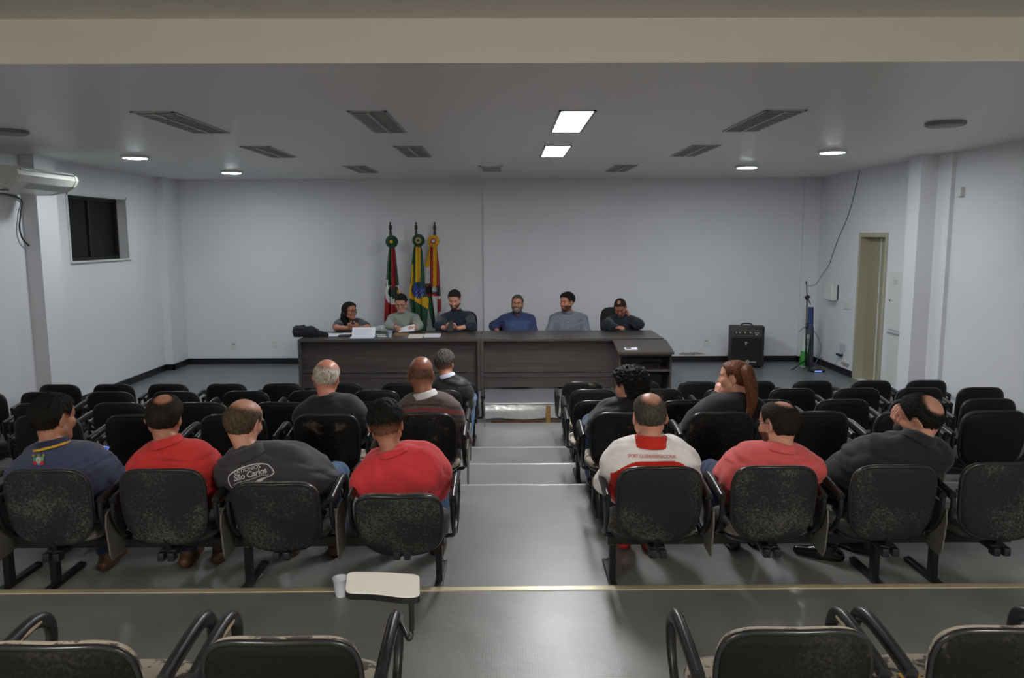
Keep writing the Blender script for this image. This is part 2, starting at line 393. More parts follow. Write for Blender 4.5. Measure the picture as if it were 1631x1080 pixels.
# ================================================================ auditorium chairs
M_BLK = mat('black_plastic', (.014, .014, .015), .34, bump=.15, bscale=400)
M_STEEL = mat('black_steel', (.012, .012, .012), .4)
M_TRIM = mat('black_edge_trim', (.018, .018, .019), .28)
M_SHELL_D = worn('back_shell_dark', (.008, .008, .008), (.05, .045, .036), .66, 7, .55, 0)
M_SHELL_W = worn('back_shell_worn', (.007, .0062, .0055), (.11, .095, .07), .61, 7, .75, .12)
M_SHELL_G = worn('back_shell_dusty', (.020, .020, .021), (.09, .08, .065), .68, 6, .7, .6, bump=.15)
M_CUSH_D = worn('cushion_dark', (.018, .017, .016), (.10, .085, .065), .60, 9, .9, 0, .2)
M_CUSH_G = worn('cushion_dusty', (.03, .029, .028), (.15, .14, .12), .52, 10, .9, 0, .2, soft=.06)
M_CUSH_W = worn('cushion_worn', (.05, .042, .036), (.42, .36, .28), .43, 15, .9, 0, .2, soft=.05)
M_BOARD = mat('tablet_laminate', srgb(104, 101, 94), .45, var=.15, vscale=9)
M_BOARD_W = mat('tablet_white', srgb(248, 244, 236), .4, var=.01)
M_TANARM = mat('worn_arm_foam', srgb(170, 150, 125), .9, bump=.3, bscale=120)
def superell(w, h, n1, n2, taper, N=56):
    out = []
    for k in range(N):
        a = 2*math.pi*k/N; c, s = math.cos(a), math.sin(a)
        nn = n1 if s > 0 else n2
        x = math.copysign(abs(c)**(2/nn), c)*w/2; z = math.copysign(abs(s)**(2/nn), s)*h/2
        out.append((x*(1+taper*z/(h/2)), z))
    return out
BACK_OUT = superell(.446, .432, 4.2, 3.0, .03)
SEAT_OUT = superell(.47, .47, 3.2, 3.6, -.02)
def back_place(tilt, yb=-.235, zb=.315):
    ct, st = math.cos(tilt), math.sin(tilt)
    def f(u, v, w):                       # u across, v up, w towards the sitter
        w = w + 1.1*u*u*.55 + .28*(v-.02)**2
        vv = v+.216
        return Vector((u, yb - vv*st + w*ct, zb + vv*ct + w*st))
    return f
def make_chair(variant, board, tilt=R(8), drop=0.0):
    """variant: 'dark', 'worn' or 'dusty'; board: None, 'folded' or 'open'"""
    t = thing('auditorium_chair', 'chair', 'chair')
    sh = {'dark': M_SHELL_D, 'worn': M_SHELL_W, 'dusty': M_SHELL_G}[variant]; cu = {'dark': M_CUSH_D, 'worn': M_CUSH_W, 'dusty': M_CUSH_G}[variant]
    pl = back_place(tilt, zb=.325-drop)
    bm = BM(); layered(bm, BACK_OUT, [(0, -.014), (.5, -.014), (.86, -.014), (.945, -.010), (.97, .0), (.97, .008), (0, .008)], pl); obj('back_shell', bm, sh, t, smooth=True, auto=50)
    bm = BM(); layered(bm, BACK_OUT, [(0, .009), (.97, .009), (.985, .02), (.97, .035), (.92, .045), (.75, .05), (.4, .052), (0, .052)], pl); obj('back_cushion', bm, cu, t, smooth=True, auto=50)
    bm = BM(); tube(bm, [pl(u*.975, v*.975, .006) for u, v in BACK_OUT], .0105, 8, closed=True, hint=Vector((0, 1, 0))); obj('edge_trim', bm, M_TRIM, t, smooth=True)
    def sp(u, v, w): return Vector((u, .015+v, .345+w + .018*(v/.235)**3*(-1 if v > .1 else 0)))
    bm = BM(); layered(bm, SEAT_OUT, [(0, -.0), (.97, -.0), (1.0, .012), (1.0, .026), (.965, .042), (.85, .05), (.4, .044), (0, .042)], sp); obj('seat_cushion', bm, cu, t, smooth=True, auto=50)
    bm = BM(); layered(bm, SEAT_OUT, [(0, -.045), (.6, -.045), (.88, -.034), (.985, -.008), (.985, .003), (0, .003)], sp); obj('seat_pan', bm, M_BLK, t, smooth=True, auto=50)
    bm = BM()                              # bracket that carries the back and bolts on the beam
    box(bm, (-.05, -.06, .2855), (.05, .12, .302), bev=.004)
    box(bm, (-.045, -.225, .272), (.045, -.05, .302), bev=.006)
    tube(bm, [(0, -.205, .285), (0, -.222, .31), (0, -.235, .36-drop)], .018, 8, flat=.6)
    for s in (-1, 1): box(bm, (s*.027-.018, -.262, .252), (s*.027+.018, -.205, .298), bev=.006)
    obj('bracket', bm, M_BLK, t, smooth=True, auto=40)
    for s in (-1, 1):
        x = s*.268
        pts = [(x, -.235, .575), (x, -.13, .592), (x, -.02, .605), (x, .06, .605), (x, .118, .578), (x, .138, .53), (x, .128, .47), (x, .09, .41), (x, .02, .355), (x, -.06, .335)]
        path = catmull(pts, 5); n = len(path)
        rad = [.0255 if i < n*.45 else .0255-.006*min(1, (i-n*.45)/(n*.3)) for i in range(n)]
        bm = BM(); tube(bm, path, rad, 12, flat=.78, hint=Vector((1, 0, 0)))
        tube(bm, [(x, -.06, .335), (x*.95, -.07, .315), (s*.2, -.05, .305)], .012, 8)
        tube(bm, catmull([(x, -.235, .572), (x, -.232, .50), (x, -.19, .42), (x, -.12, .355), (x, -.05, .337)], 5), .016, 10, flat=.8, hint=Vector((1, 0, 0)))
        a = obj('armrest', bm, M_BLK, t, smooth=True, auto=45)
        if variant == 'worn' and board is None:
            bm = BM(); tube(bm, [(x-s*.017, .06, .604), (x-s*.017, -.0, .604), (x-s*.017, -.06, .597)], [.006, .008, .003], 6); obj('worn_foam', bm, M_TANARM, a)
    if board == 'folded':
        x = .289
        bm = BM()
        prism(bm, [(y-.145, z) for y, z in [(-.075, .27), (-.10, .44), (-.09, .50), (-.02, .53), (.07, .53), (.095, .50), (.095, .28), (.075, .245), (-.05, .235)]], -.001, .007, Matrix(((0, 0, 1, x), (1, 0, 0, 0), (0, 1, 0, 0), (0, 0, 0, 1))))
        b = obj('writing_tablet', bm, M_BOARD, t)
        bm = BM(); tube(bm, [(.268, -.06, .59), (.29, -.06, .57), (.292, -.08, .5)], .006, 8); obj('hinge', bm, M_STEEL, b)
    return t
CHAIR_PROTO = {}
def place_chair(variant, board, loc, rz, label, group, tilt=R(8), drop=0.0):
    key = (variant, board, round(math.degrees(tilt)), drop)
    if key not in CHAIR_PROTO:
        c = make_chair(variant, board, tilt, drop); CHAIR_PROTO[key] = c; c.location = loc; c.rotation_euler = (0, 0, rz)
    else: c = dup(CHAIR_PROTO[key], loc, rz)
    c['label'] = label; c['category'] = 'chair'; c['group'] = group
    return c
ORD = ['first', 'second', 'third', 'fourth', 'fifth', 'sixth', 'seventh', 'eighth']
ROWS = {  # name: (phrase, y of post, floor z, left back-centre pixels going out from the aisle, right ones)
 'A': ('row nearest the camera', 2.33, Z4, [451, 100], [1268, 1612]),
 'B': ('row with the red shirts', 4.20, Z3, [638, 443, 257, 72, -115], [1051, 1235, 1426, 1600]),
 'C': ('row before the red shirts', 5.45, Z3, [675, 520, 372, 220, 75], [993, 1149, 1300, 1447, 1580]),
 'D': ('third row from the stage', 6.52, Z2, [691, 570, 448, 320, 191, 65, -42], [957, 1095, 1220, 1342, 1461, 1573]),
 'E': ('second row from the stage', 7.62, Z1, [698, 600, 497, 392, 280, 176, 70, -25], [945, 1050, 1158, 1262, 1365, 1465, 1560]),
 'F': ('row nearest the stage', 8.72, Z0, [729, 640, 545, 450, 361, 268, 181, 96], [928, 1019, 1112, 1203, 1294, 1388, 1476]),
}
TILT = {('B', 'L', 0): 26, ('B', 'L', 1): 18, ('B', 'L', 2): 7, ('B', 'L', 3): 7, ('B', 'L', 4): 10, ('B', 'R', 3): 3, ('A', 'L', 0): 12, ('A', 'L', 1): 14}
OCC = {('B', 'L', 0): 'broad man in plain red', ('B', 'L', 1): 'man in lettered dark jacket', ('B', 'L', 2): 'balding man in red', ('B', 'L', 3): 'man in blue polo',
       ('B', 'R', 0): 'man in white jacket', ('B', 'R', 1): 'man in coral polo', ('B', 'R', 2): 'man leaning in black jacket',
       ('C', 'L', 0): 'man in striped sweater', ('C', 'L', 1): 'white-haired man', ('C', 'R', 0): 'curly-haired person', ('C', 'R', 1): 'woman with ponytail', ('E', 'L', 0): 'man in black blazer'}
SEATS = {}
DROP = {('B', 'L', 0): .07, ('B', 'L', 1): .04, ('A', 'L', 0): .02, ('A', 'L', 1): .02, ('A', 'R', 0): .02, ('A', 'R', 1): .02}
for rn, (phrase, y0, fz, left, right) in ROWS.items():
    for side, lst in (('L', left), ('R', right)):
        xs = []
        for i, px in enumerate(lst):
            tilt = R(TILT.get((rn, side, i), 8))
            x = XAT(px, y0-.27, fz+.55)
            if xs: x = (min(x, xs[-1]-.59) if side == 'L' else max(x, xs[-1]+.59))
            variant = 'dusty' if rn == 'B' else ('worn' if rn == 'A' or (side == 'R' and i < 2) or (rn == 'C' and side == 'L' and i < 2) else 'dark')
            board = None
            if rn in 'BC' and not (rn == 'B' and side == 'L' and i == 0): board = 'folded'
            elif rn in 'DEF' and ((side == 'L' and i == 0) or (i % 2 == 0 and side == 'R')): board = 'folded'
            who = OCC.get((rn, side, i))
            sd = 'left' if side == 'L' else 'right'
            wear = {'dusty': 'dusty black', 'worn': 'scuffed black', 'dark': 'plain black'}[variant]
            if who: lab = '%s chair holding the %s' % (wear, who)
            else: lab = 'empty %s chair, %s, %s to the %s of the aisle' % (wear, phrase, ORD[i], sd)
            if rn == 'A' and side == 'L' and i == 0: lab = 'scuffed black chair with a raised white writing tablet'
            fan = (.0 if rn != 'A' else 0)
            c = place_chair(variant, board, (x, y0, fz), fan, lab, 'auditorium chairs', tilt, DROP.get((rn, side, i), 0.0))
            SEATS[(rn, side, i)] = c; xs.append(x)
        x0, x1 = min(xs)-.2, max(xs)+.2
        if rn == 'A': continue_posts = [x0+.06, x1-.06]
        elif rn == 'B' and side == 'L': continue_posts = [XAT(p, y0, fz+.1) for p in (700, 397, 88, 14)]
        elif rn == 'B': continue_posts = [XAT(p, y0, fz+.1) for p in (975, 1393, 1486)]
        else:
            inner = max(xs)+.16 if side == 'L' else min(xs)-.16
            outer = min(xs)-.1 if side == 'L' else max(xs)+.1
            continue_posts = [inner, (inner+outer)/2, outer]
        pc = continue_posts
        lx0, lx1 = min(x0, min(pc)-.03), max(x1, max(pc)+.03)
        t = thing('bench_support', 'black steel beam and legs under the %s, %s block' % (phrase, 'left' if side == 'L' else 'right'), 'seat beam', ((lx0+lx1)/2, y0, fz), 0, 'seat beams')
        ox = (lx0+lx1)/2
        bm = BM(); box(bm, (lx0-ox, -.025, .235), (lx1-ox, .035, .285), bev=.003); obj('beam', bm, M_STEEL, t)
        for p in pc:
            bm = BM(); box(bm, (p-ox-.018, -.024, .02), (p-ox+.018, .03, .2355), bev=.003); pp = obj('leg', bm, M_STEEL, t)
            bm = BM(); box(bm, (p-ox-.022, -.24, 0), (p-ox+.022, .28, .028), bev=.006)
            for yy in (-.22, .26): lathe(bm, [(.012, .028), (.012, .034), (.004, .036)], 8, Matrix.Translation((p-ox, yy, 0)))
            obj('foot_bar', bm, M_STEEL, pp)
# open white tablet on the nearest chair left of the aisle
c = SEATS[('A', 'L', 0)]
cx, cy, cz = c.location
bm = BM()
zt = cz+.74
crn = [PZ(550, 944, zt), PZ(553, 911, zt), PZ(600, 911, zt), PZ(668, 915, zt), PZ(669, 950, zt), PZ(640, 951, zt), PZ(600, 945, zt)]
cen = sum(crn, Vector())/len(crn)
# rounded outline through those corners
pts = []
n = len(crn)
for i in range(n):
    a, b, d = crn[i-1], crn[i], crn[(i+1) % n]
    r = .028 if i not in (2, 6) else .06
    p0 = b+(a-b).normalized()*min(r, (a-b).length*.45); p1 = b+(d-b).normalized()*min(r, (d-b).length*.45)
    for k in range(6):
        s = k/5; pts.append(p0*(1-s)**2+b*2*s*(1-s)+p1*s*s)
loc = [(p.x-cx, p.y-cy) for p in pts]
prism(bm, loc, zt-cz-.003, zt-cz)
tab = obj('writing_tablet', bm, M_BOARD_W, c); tab['label'] = 'white raised writing tablet'
bm = BM(); c2 = Vector((cen.x-cx, cen.y-cy))
big = [(c2.x+(x-c2.x)*1.015, c2.y+(y-c2.y)*1.03) for x, y in loc]
prism(bm, big, zt-cz-.022, zt-cz-.003)
obj('tablet_edge', bm, M_TRIM, tab)
q = PZ(655, 958, zt-.02)
bm = BM(); tube(bm, catmull([(q.x-cx, q.y-cy, zt-cz-.02), (q.x-cx, q.y-cy-.005, zt-cz-.11), (q.x-cx-.01, q.y-cy-.01, zt-cz-.135), (.285, .06, .60)], 6), .008, 8)
lathe(bm, [(.016, 0), (.016, .02), (.006, .024)], 10, Matrix.Translation((.268, .06, .6)))
obj('tablet_rod', bm, M_STEEL, tab, smooth=True)
# ================================================================ implicit surfaces for bodies and cloth
F32 = np.float32
class Cap:                                 # tapered capsule
    def __init__(s, a, b, ra, rb=None, k=.03, op='u'):
        s.a = np.array(a, F32); s.b = np.array(b, F32); s.ra = ra; s.rb = ra if rb is None else rb; s.k = k; s.op = op
        if np.linalg.norm(s.b-s.a) < 1e-6: s.b = s.a+np.array((0, 0, 1e-4), F32)
    def d(s, p):
        ba = s.b-s.a; pa = p-s.a; t = np.clip((pa@ba)/(ba@ba), 0, 1)
        q = pa-t[:, None]*ba
        return np.sqrt((q*q).sum(1))-(s.ra+(s.rb-s.ra)*t)
    def box(s):
        r = max(s.ra, s.rb); return np.minimum(s.a, s.b)-r, np.maximum(s.a, s.b)+r
class Ell:                                 # ellipsoid with axes in the columns of M
    def __init__(s, c, r, M=None, k=.03, op='u'):
        s.c = np.array(c, F32); s.r = np.array(r, F32); s.M = np.eye(3, dtype=F32) if M is None else np.array(M, F32); s.k = k; s.op = op
    def d(s, p):
        q = (p-s.c)@s.M
        k0 = np.sqrt(((q/s.r)**2).sum(1)); k1 = np.sqrt(((q/(s.r*s.r))**2).sum(1))+1e-9
        return k0*(k0-1)/k1
    def box(s): r = s.r.max(); return s.c-r, s.c+r
class Pln:                                 # keep the side the normal points away from
    def __init__(s, c, n, k=.01):
        s.c = np.array(c, F32); s.n = np.array(n, F32); s.n /= np.linalg.norm(s.n); s.k = k; s.op = 'i'
    def d(s, p): return (p-s.c)@s.n
    def box(s): return None
def combine(prims, p):
    d = None
    for q in prims:
        e = q.d(p); k = q.k
        if d is None: d = e; continue
        if q.op == 'u':
            h = np.clip(.5+.5*(e-d)/k, 0, 1); d = e*(1-h)+d*h-k*h*(1-h)
        else:
            if q.op == 's': e = -e
            h = np.clip(.5-.5*(e-d)/k, 0, 1); d = e*(1-h)+d*h+k*h*(1-h)
    return d
def sdf_mesh(prims, h, disp=None, amp=0.0, B=14):
    bx = [q.box() for q in prims if q.op == 'u']
    lo = np.min([b[0] for b in bx], 0)-amp-3*h; hi = np.max([b[1] for b in bx], 0)+amp+3*h
    nb = np.ceil((hi-lo)/(h*B)).astype(int); dims = nb*B+1
    V = np.full(dims, 1.0, F32)
    g = np.stack(np.meshgrid(*[np.arange(n) for n in nb], indexing='ij'), -1).reshape(-1, 3)
    cen = (lo+(g+.5)*h*B).astype(F32); Rb = h*B*.8661
    D = np.stack([q.d(cen) for q in prims], 1)
    isu = np.array([q.op == 'u' for q in prims]); km = max(q.k for q in prims)
    dmin = D[:, isu].min(1)
    keep = np.where((dmin < Rb+amp+km*.8) & (dmin > -Rb*1.6-amp-km))[0]
    ar = np.arange(B+1)
    loc = np.stack(np.meshgrid(ar, ar, ar, indexing='ij'), -1).reshape(-1, 3)
    for i in keep:
        sel = [q for j, q in enumerate(prims) if q.op == 'i' or (q.op == 's' and D[i, j] < Rb+q.k) or (q.op == 'u' and D[i, j] < dmin[i]+2*Rb+q.k)]
        if sel[0].op != 'u': continue
        p = (lo+(g[i]*B+loc)*h).astype(F32)
        v = combine(sel, p)
        if disp is not None: v = v+disp(p)
        a = g[i]*B
        V[a[0]:a[0]+B+1, a[1]:a[1]+B+1, a[2]:a[2]+B+1] = v.reshape(B+1, B+1, B+1)
    neg = V < 0
    # blocks deep inside that were skipped
    deep = np.where(dmin <= -Rb*1.6-amp-km)[0]
    for i in deep:
        a = g[i]*B; neg[a[0]:a[0]+B+1, a[1]:a[1]+B+1, a[2]:a[2]+B+1] = True
        W_ = V[a[0]:a[0]+B+1, a[1]:a[1]+B+1, a[2]:a[2]+B+1]; W_[W_ == 1.0] = -1.0
    c = neg[:-1, :-1, :-1].astype(np.int8)
    for dx, dy, dz in ((1, 0, 0), (0, 1, 0), (0, 0, 1), (1, 1, 0), (1, 0, 1), (0, 1, 1), (1, 1, 1)):
        c = c + neg[dx:dims[0]-1+dx, dy:dims[1]-1+dy, dz:dims[2]-1+dz]
    act = np.argwhere((c > 0) & (c < 8))
    idx = np.full(c.shape, -1, np.int32); idx[act[:, 0], act[:, 1], act[:, 2]] = np.arange(len(act))
    acc = np.zeros((len(act), 3), F32); cnt = np.zeros(len(act), F32)
    corner = {}
    for cc in np.ndindex(2, 2, 2):
        corner[cc] = V[act[:, 0]+cc[0], act[:, 1]+cc[1], act[:, 2]+cc[2]]
    for ax in range(3):
        for o in np.ndindex(2, 2):
            c0 = list(o); c0.insert(ax, 0); c1 = list(o); c1.insert(ax, 1)
            a, b = corner[tuple(c0)], corner[tuple(c1)]
            m = (a < 0) != (b < 0)
            t = np.where(m, a/np.where(np.abs(a-b) < 1e-9, 1, a-b), 0)
            pt = np.tile(np.array(c0, F32), (len(act), 1)); pt[:, ax] += t
            acc += pt*m[:, None]; cnt += m
    verts = lo+(act+acc/np.maximum(cnt, 1)[:, None])*h
    quads = []
    for ax in range(3):
        sl0 = [slice(None)]*3; sl1 = [slice(None)]*3; sl0[ax] = slice(0, -1); sl1[ax] = slice(1, None)
        A = neg[tuple(sl0)]; Bn = neg[tuple(sl1)]
        e = np.argwhere(A != Bn)
        u, w = [(1, 2), (2, 0), (0, 1)][ax]
        ok = (e[:, u] > 0) & (e[:, w] > 0) & (e[:, u] < idx.shape[u]) & (e[:, w] < idx.shape[w]); e = e[ok]
        def at(du, dw):
            q = e.copy(); q[:, u] -= du; q[:, w] -= dw; return idx[q[:, 0], q[:, 1], q[:, 2]]
        Q = np.stack([at(1, 1), at(0, 1), at(0, 0), at(1, 0)], 1)
        s = A[e[:, 0], e[:, 1], e[:, 2]]
        Q[~s] = Q[~s][:, ::-1]
        quads.append(Q[(Q >= 0).all(1)])
    return verts.astype(np.float64), np.concatenate(quads)
def np_obj(name, verts, quads, base, material, parent=None, matfn=None):
    me = bpy.data.meshes.new(name)
    v = verts-np.array(base)
    me.vertices.add(len(v)); me.vertices.foreach_set('co', v.ravel())
    me.loops.add(len(quads)*4); me.loops.foreach_set('vertex_index', quads.ravel().astype(np.int32))
    me.polygons.add(len(quads)); me.polygons.foreach_set('loop_start', np.arange(len(quads), dtype=np.int32)*4)
    me.polygons.foreach_set('use_smooth', np.ones(len(quads), bool))
    for m in (material if isinstance(material, (list, tuple)) else [material]): me.materials.append(m)
    if matfn is not None:
        me.polygons.foreach_set('material_index', matfn(verts[quads].mean(1)).astype(np.int32))
    me.update(); me.validate()
    o = bpy.data.objects.new(name, me); COL.objects.link(o)
    if parent is not None: o.parent = parent
    else: o.location = base
    return o
def noise_fn(seed, scale, amp, n=7, stretch=(1, 1, 1), ridge=False):
    r = np.random.RandomState(seed); K = r.normal(size=(n, 3)); K /= np.linalg.norm(K, axis=1)[:, None]
    K = K*scale*r.uniform(.6, 1.6, n)[:, None]*np.array(stretch); ph = r.uniform(0, 6.28, n)
    K = K.astype(F32); ph = ph.astype(F32)
    def f(p):
        w = np.sin(p@K.T+ph)
        q = p+.03*np.stack([w[:, 0], w[:, 1], w[:, 2]], 1)
        v = np.sin(q@K.T+ph[::-1])
        if ridge: v = 1-2*np.abs(v)
        return amp*v.mean(1)*2.0
    return f
# ================================================================ people
def skinmat(name, col, rough=.45):
    if name in MATS: return MATS[name]
    m = mat(name, col, rough, var=.08, vscale=14, bump=.08, bscale=180, spec=.45)
    b = m.node_tree.nodes['Principled BSDF']; b.inputs['Subsurface Weight'].default_value = .12; b.inputs['Subsurface Radius'].default_value = (.01, .004, .002)
    return m
SK_LIGHT = skinmat('skin_light', srgb(205, 150, 128)); SK_TAN = skinmat('skin_tan', srgb(178, 122, 98)); SK_RED = skinmat('skin_ruddy', srgb(215, 145, 125), .32)
SK_BROWN = skinmat('skin_brown', srgb(150, 100, 78), .35); SK_DARKT = skinmat('skin_olive', srgb(165, 112, 88))
def hairmat(name, col, rough=.75):
    if name in MATS: return MATS[name]
    m = mat(name, col, rough, var=.55, vscale=90, bump=.9, bscale=260, stretch=(1, 1, .4), spec=.2)
    n, l = nodes_of(m); b = n['Principled BSDF']      # hair thins out where the scalp shows: fine strands instead of a hard edge
    at = n.new('ShaderNodeAttribute'); at.attribute_name = 'bare'; tc = n.new('ShaderNodeTexCoord')
    mp = n.new('ShaderNodeMapping'); mp.inputs['Scale'].default_value = (1, 1, .3); l.new(tc.outputs['Object'], mp.inputs[0])
    t = n.new('ShaderNodeTexNoise'); t.inputs['Scale'].default_value = 210; t.inputs['Detail'].default_value = 2; l.new(mp.outputs[0], t.inputs['Vector'])
    ad = n.new('ShaderNodeMath'); ad.operation = 'MULTIPLY_ADD'; ad.inputs[1].default_value = .9; l.new(t.outputs['Fac'], ad.inputs[0]); l.new(at.outputs['Fac'], ad.inputs[2])
    mr = n.new('ShaderNodeMapRange'); mr.inputs[1].default_value = .70; mr.inputs[2].default_value = 1.30; mr.inputs[3].default_value = 1; mr.inputs[4].default_value = 0
    l.new(ad.outputs[0], mr.inputs[0]); l.new(mr.outputs[0], b.inputs['Alpha'])
    return m
def set_bare(o, t, tm, scale=1.0):
    a = o.data.attributes.new('bare', 'FLOAT', 'POINT')
    if len(a.data) == len(t): a.data.foreach_set('value', (1-scale*np.clip(t/(.95*tm), 0, 1)).astype(np.float32))
H_BLACK = hairmat('hair_black', (.008, .007, .006)); H_DBROWN = hairmat('hair_dark_brown', (.018, .012, .008)); H_GREY = hairmat('hair_grey', srgb(120, 114, 106))
H_WHITE = hairmat('hair_white', srgb(196, 186, 172)); H_BROWN = hairmat('hair_brown', srgb(72, 58, 46)); H_AUBURN = hairmat('hair_auburn', srgb(92, 54, 28), .5); H_SALT = hairmat('hair_salt_pepper', srgb(74, 68, 62)); H_SHAVED = hairmat('hair_shaved', srgb(104, 74, 58), .6)
def cloth(name, col, rough=.85, sheen=.15, var=.06): return mat(name, col, rough, var=var, vscale=25, bump=.25, bscale=300, sheen=sheen, spec=.25)
V = Vector
def rotf(f, up=V((0, 0, 1)), roll=0.0):
    """matrix whose columns are right, forward, up"""
    f = f.normalized(); r = f.cross(up).normalized(); u = r.cross(f).normalized()
    M = Matrix((r, f, u)).transposed()
    if roll: M = M @ Matrix.Rotation(roll, 3, 'Y')
    return M
def head_frame(face, yaw=0, pitch=0, roll=0):
    """face: +1 looks to the stage, -1 looks to the seats; yaw>0 turns to the person's right, pitch>0 looks up, roll>0 tips to the person's right"""
    M = Matrix.Identity(3) if face > 0 else Matrix.Rotation(math.pi, 3, 'Z')
    return M @ Matrix.Rotation(-R(yaw), 3, 'Z') @ Matrix.Rotation(R(pitch), 3, 'X') @ Matrix.Rotation(R(roll), 3, 'Y')
def head_prims(c, M, s, jaw=1.0, nose=1.0, skullonly=False):
    W_ = lambda x, y, z: c + M @ V((x, y, z))*s
    Mn = np.array(M)
    def E(x, y, z, rx, ry, rz, k=.02, op='u', Mx=None): return Ell(W_(x, y, z), (rx*s, ry*s, rz*s), Mn if Mx is None else Mx, k*s, op)
    def C(a, b, ra, rb=None, k=.015, op='u'): return Cap(W_(*a), W_(*b), ra*s, None if rb is None else rb*s, k*s, op)
    pr = [E(0, -.014, .04, .0755, .096, .083), E(0, -.035, .01, .068, .072, .07, .03), E(0, .022, -.03, .060*jaw, .068, .078, .03), E(0, .045, .05, .06, .05, .05, .03)]
    for q in (-1, 1): pr.append(C((q*.058*jaw, -.0, -.052), (q*.02, .066, -.096), .016, .016, .03))
    pr.append(E(0, .068, -.094, .022*jaw, .018, .018, .025))
    if skullonly: return pr
    for q in (-1, 1):
        pr.append(E(q*.042, .062, -.022, .026, .024, .024, .03))
        pr.append(C((q*.012, .089, .028), (q*.046, .072, .026), .010, .009, .016))
    for q in (-1, 1): pr.append(E(q*.031, .098, .004, .016, .018, .012, .016, 's'))
    for q in (-1, 1): pr.append(E(q*.031, .074, .004, .0125, .0125, .0115, .004))
    pr.append(C((0, .088, .015), (0, .108*nose, -.030), .008, .0135, .014))
    for q in (-1, 1): pr.append(E(q*.013, .094, -.036, .009, .011, .008, .008))
    pr.append(C((-.02, .083, -.061), (.02, .083, -.061), .0075, None, .008)); pr.append(C((-.016, .083, -.072), (.016, .083, -.072), .0085, None, .008))
    pr.append(C((-.026, .088, -.0665), (.026, .088, -.0665), .0028, None, .004, 's'))
    for q in (-1, 1):
        T = M @ Matrix.Rotation(q*R(24), 3, 'Z') @ Matrix.Rotation(R(-12), 3, 'X')
        pr.append(Ell(W_(q*.080, -.014, -.004), (.0085*s, .021*s, .034*s), np.array(T), .006*s))
        pr.append(Ell(W_(q*.090, -.010, .002), (.006*s, .011*s, .018*s), np.array(T), .006*s, 's'))
    return pr
def hand_prims(w, d, n, side, s=1.0, curl=.5, thumb=.6, k=.009):
    """w wrist, d towards the fingers, n out of the palm, side +1 when the thumb is at d x n"""
    d = d.normalized(); n = (n-d*n.dot(d)).normalized(); t = d.cross(n).normalized()*side
    pr = []
    L = .088*s
    for q in (-.026, -.009, .009, .026):
        pr.append(Cap(w+t*q*.6*s, w+d*L+t*q*1.15*s, .014*s, .0115*s, .014))
    for q, ln in ((.030, .072), (.0105, .082), (-.0105, .076), (-.030, .060)):
        b = w+d*L+t*q*1.0*s; dd = d.copy()
        for j, f in enumerate((.46, .30, .24)):
            a = curl*(.55, .75, .5)[j]
            dd = (dd*math.cos(a)+n*math.sin(a)).normalized()
            e = b+dd*ln*f*s; pr.append(Cap(b, e, (.0095, .0085, .0078)[j]*s, (.0085, .0078, .0068)[j]*s, k*.6)); b = e
    b = w+d*.022*s+t*.026*s; dd = (d*.62+t*.75+n*.15).normalized()
    for j, ln in enumerate((.042, .032, .026)):
        e = b+dd*ln*s; pr.append(Cap(b, e, (.0135, .011, .0095)[j]*s, (.011, .0095, .008)[j]*s, k)); b = e
        a = thumb*(.4, .5)[min(j, 1)]; dd = (dd*math.cos(a)+(n*.7-t*.5+d*.4).normalized()*math.sin(a)).normalized()
    return pr
def shoe_prims(ank, dirv, fl, s=1.0, r=.035):
    d = V((dirv[0], dirv[1], 0)).normalized(); a = V((ank[0], ank[1], fl))
    up = V((0, 0, 1))
    return [Cap(a-d*.05*s+up*.04, a+d*.06*s+up*.042, .036*s, .038*s, .02), Cap(a+d*.06*s+up*.04, a+d*.185*s+up*.03, .04*s, .027*s, .03), Cap(V(ank)+up*.0, a+up*.05, .045*s, .042*s, .03), Pln(a, (0, 0, -1), .004)]
PEOPLE = {}
